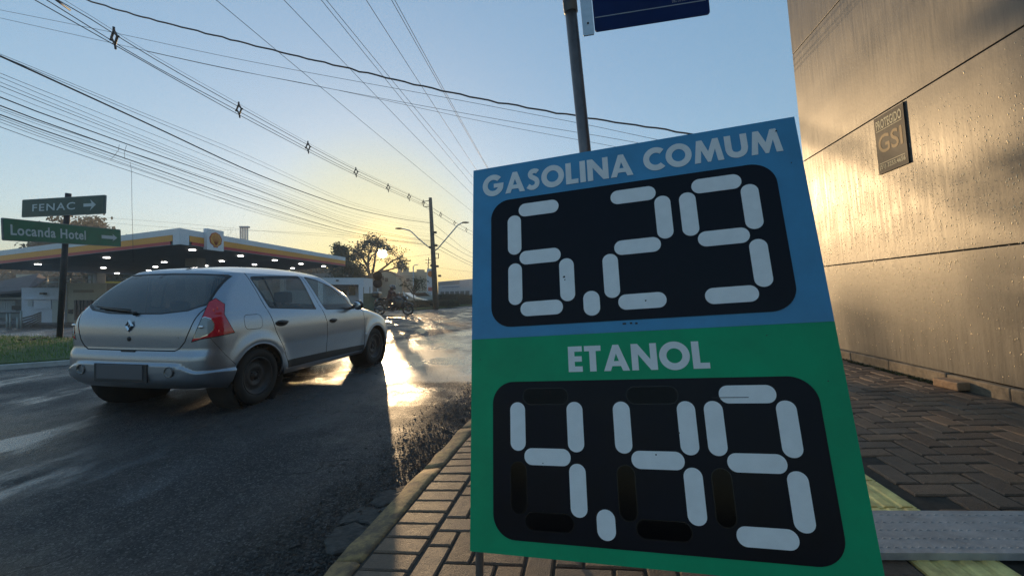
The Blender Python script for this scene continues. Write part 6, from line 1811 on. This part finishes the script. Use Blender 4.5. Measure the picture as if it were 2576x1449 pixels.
# high wires running along the road towards the board
gh = 'high wires running down towards the price board'
for (a, b_, lab) in (((549, 0), (1146.7, 496.6), 'leftmost of the high straight wires'), ((718.4, 0), (1188, 486.6), 'second high straight wire from the left'), ((811.6, 0), (1188, 461), 'left wire of the close pair in the middle of the sky'), ((824.6, 0), (1191, 445), 'right wire of the close pair in the middle of the sky'),
                     ((924, 0), (1198, 423), 'single high wire right of the middle pair'), ((987.4, 0), (1224, 416), 'left wire of the steepest pair of high wires'), ((995.3, 0), (1225, 414), 'right wire of the steepest pair of high wires')):
    Y0 = (9.0 - CZ) * FPX / (HV - a[1]); Y1 = (9.0 - CZ) * FPX / (HV - b_[1])
    p0, p1 = P(*a, Y0), P(*b_, Y1); d = p1 - p0
    pa, pc = p0 - d * .25, p0 + d * 1.6
    mb = MB(); mb.tube([pa + (pc - pa) * i / 20 - Vector((0, 0, .12 * 4 * (i / 20) * (1 - i / 20))) for i in range(21)], .0085, 5, cap=False)
    tag(mb.build('overhead_cable', CABLEG), lab, 'cable', gh)
# cables crossing the street from the upper left to the right
gx = 'cables crossing the street above the pole'
tw = [(u, v, y * 2.1) for u, v, y in [(150, -22, 6.6), (300, 27, 6.4), (567, 97, 6.2), (760, 145, 6.1), (905, 180, 6.0), (1187, 245, 5.9), (1450, 293, 5.8), (1740, 339, 5.7), (1900, 372, 5.7)]]
o1 = wire('overhead_cable', tw, .026, CABLE, 'thick twisted black cable crossing the sky to the price board', gx, n=80, wob=.016)
wire('overhead_cable', [(-40, 18, 9.5), (281, 82, 9.3), (567, 143, 9.1), (1277, 276, 8.8), (1560, 332, 8.6), (1900, 402, 8.6)], .0045, CABLEG, 'upper thin wire crossing the street', gx)
wire('overhead_cable', [(-40, 37, 9.8), (254, 103, 9.6), (567, 172, 9.4), (1277, 305, 9.0), (1560, 352, 8.8), (1900, 410, 8.8)], .0045, CABLEG, 'middle thin wire crossing the street', gx)
wire('overhead_cable', [(370, 130, 9.8), (567, 173, 9.7), (773, 212, 9.6), (1277, 319, 9.3), (1560, 372, 9.1), (1900, 430, 9.1)], .004, CABLEG, 'lower thin wire crossing the street', gx)
gf = 'faint distant wires above the canopy'
for (p, lab) in (([(170, 541, 60), (450, 562, 55), (700, 585, 52), (1085, 612, 50)], 'faint distant wire at the height of the canopy roof'), ([(190, 553, 60), (420, 572, 55), (840, 590, 52), (1085, 618, 50)], 'faint lower distant wire at the canopy roof'), ([(860, 600, 55), (1000, 648, 55), (1085, 640, 52)], 'faint wire dipping over the sun tree'), ([(1095, 672, 60), (1190, 684, 60), (1300, 690, 60)], 'faint low wire right of the utility pole')):
    wire('overhead_cable', p, .012, CABLEG, lab, gf, n=16)
mb = MB(); mb.tube([P(327, 408, 9.0), P(331, 430, 9.0), P(332, 520, 9.0), P(334, 590, 9.0), P(335, 660, 9.0)], .0035, 5); tag(mb.build('drop_wire', CABLEG), 'thin wire hanging straight down from the left bundle', 'wire')
mb = MB()
for q_ in ([(300, 364), (298, 378), (288, 392), (278, 403)], [(318, 366), (313, 385), (314, 402)]): mb.tube([P(u, v, 8.8) for u, v in q_], .0035, 4)
tag(mb.build('jumper_wire', CABLEG), 'small loose loops of wire on the left bundle', 'wire')
# ------------------------------------------------------------------ morning haze
HZ = bpy.data.materials.new('haze'); HZ.use_nodes = True
N, L = nodes(HZ); N.remove(N['Principled BSDF'])
vl = N.new('ShaderNodeVolumePrincipled'); vl.inputs['Color'].default_value = (.95, .92, .88, 1); vl.inputs['Density'].default_value = .0023; vl.inputs['Anisotropy'].default_value = .15
L.new(vl.outputs[0], N['Material Output'].inputs['Volume'])
HAZE = True
if HAZE:
    mb = MB(); mb.box((0, 110, 8.0), (680, 560, 21.5)); 
    tag(mb.build('haze', HZ), 'thin morning haze over the street', kind='stuff')
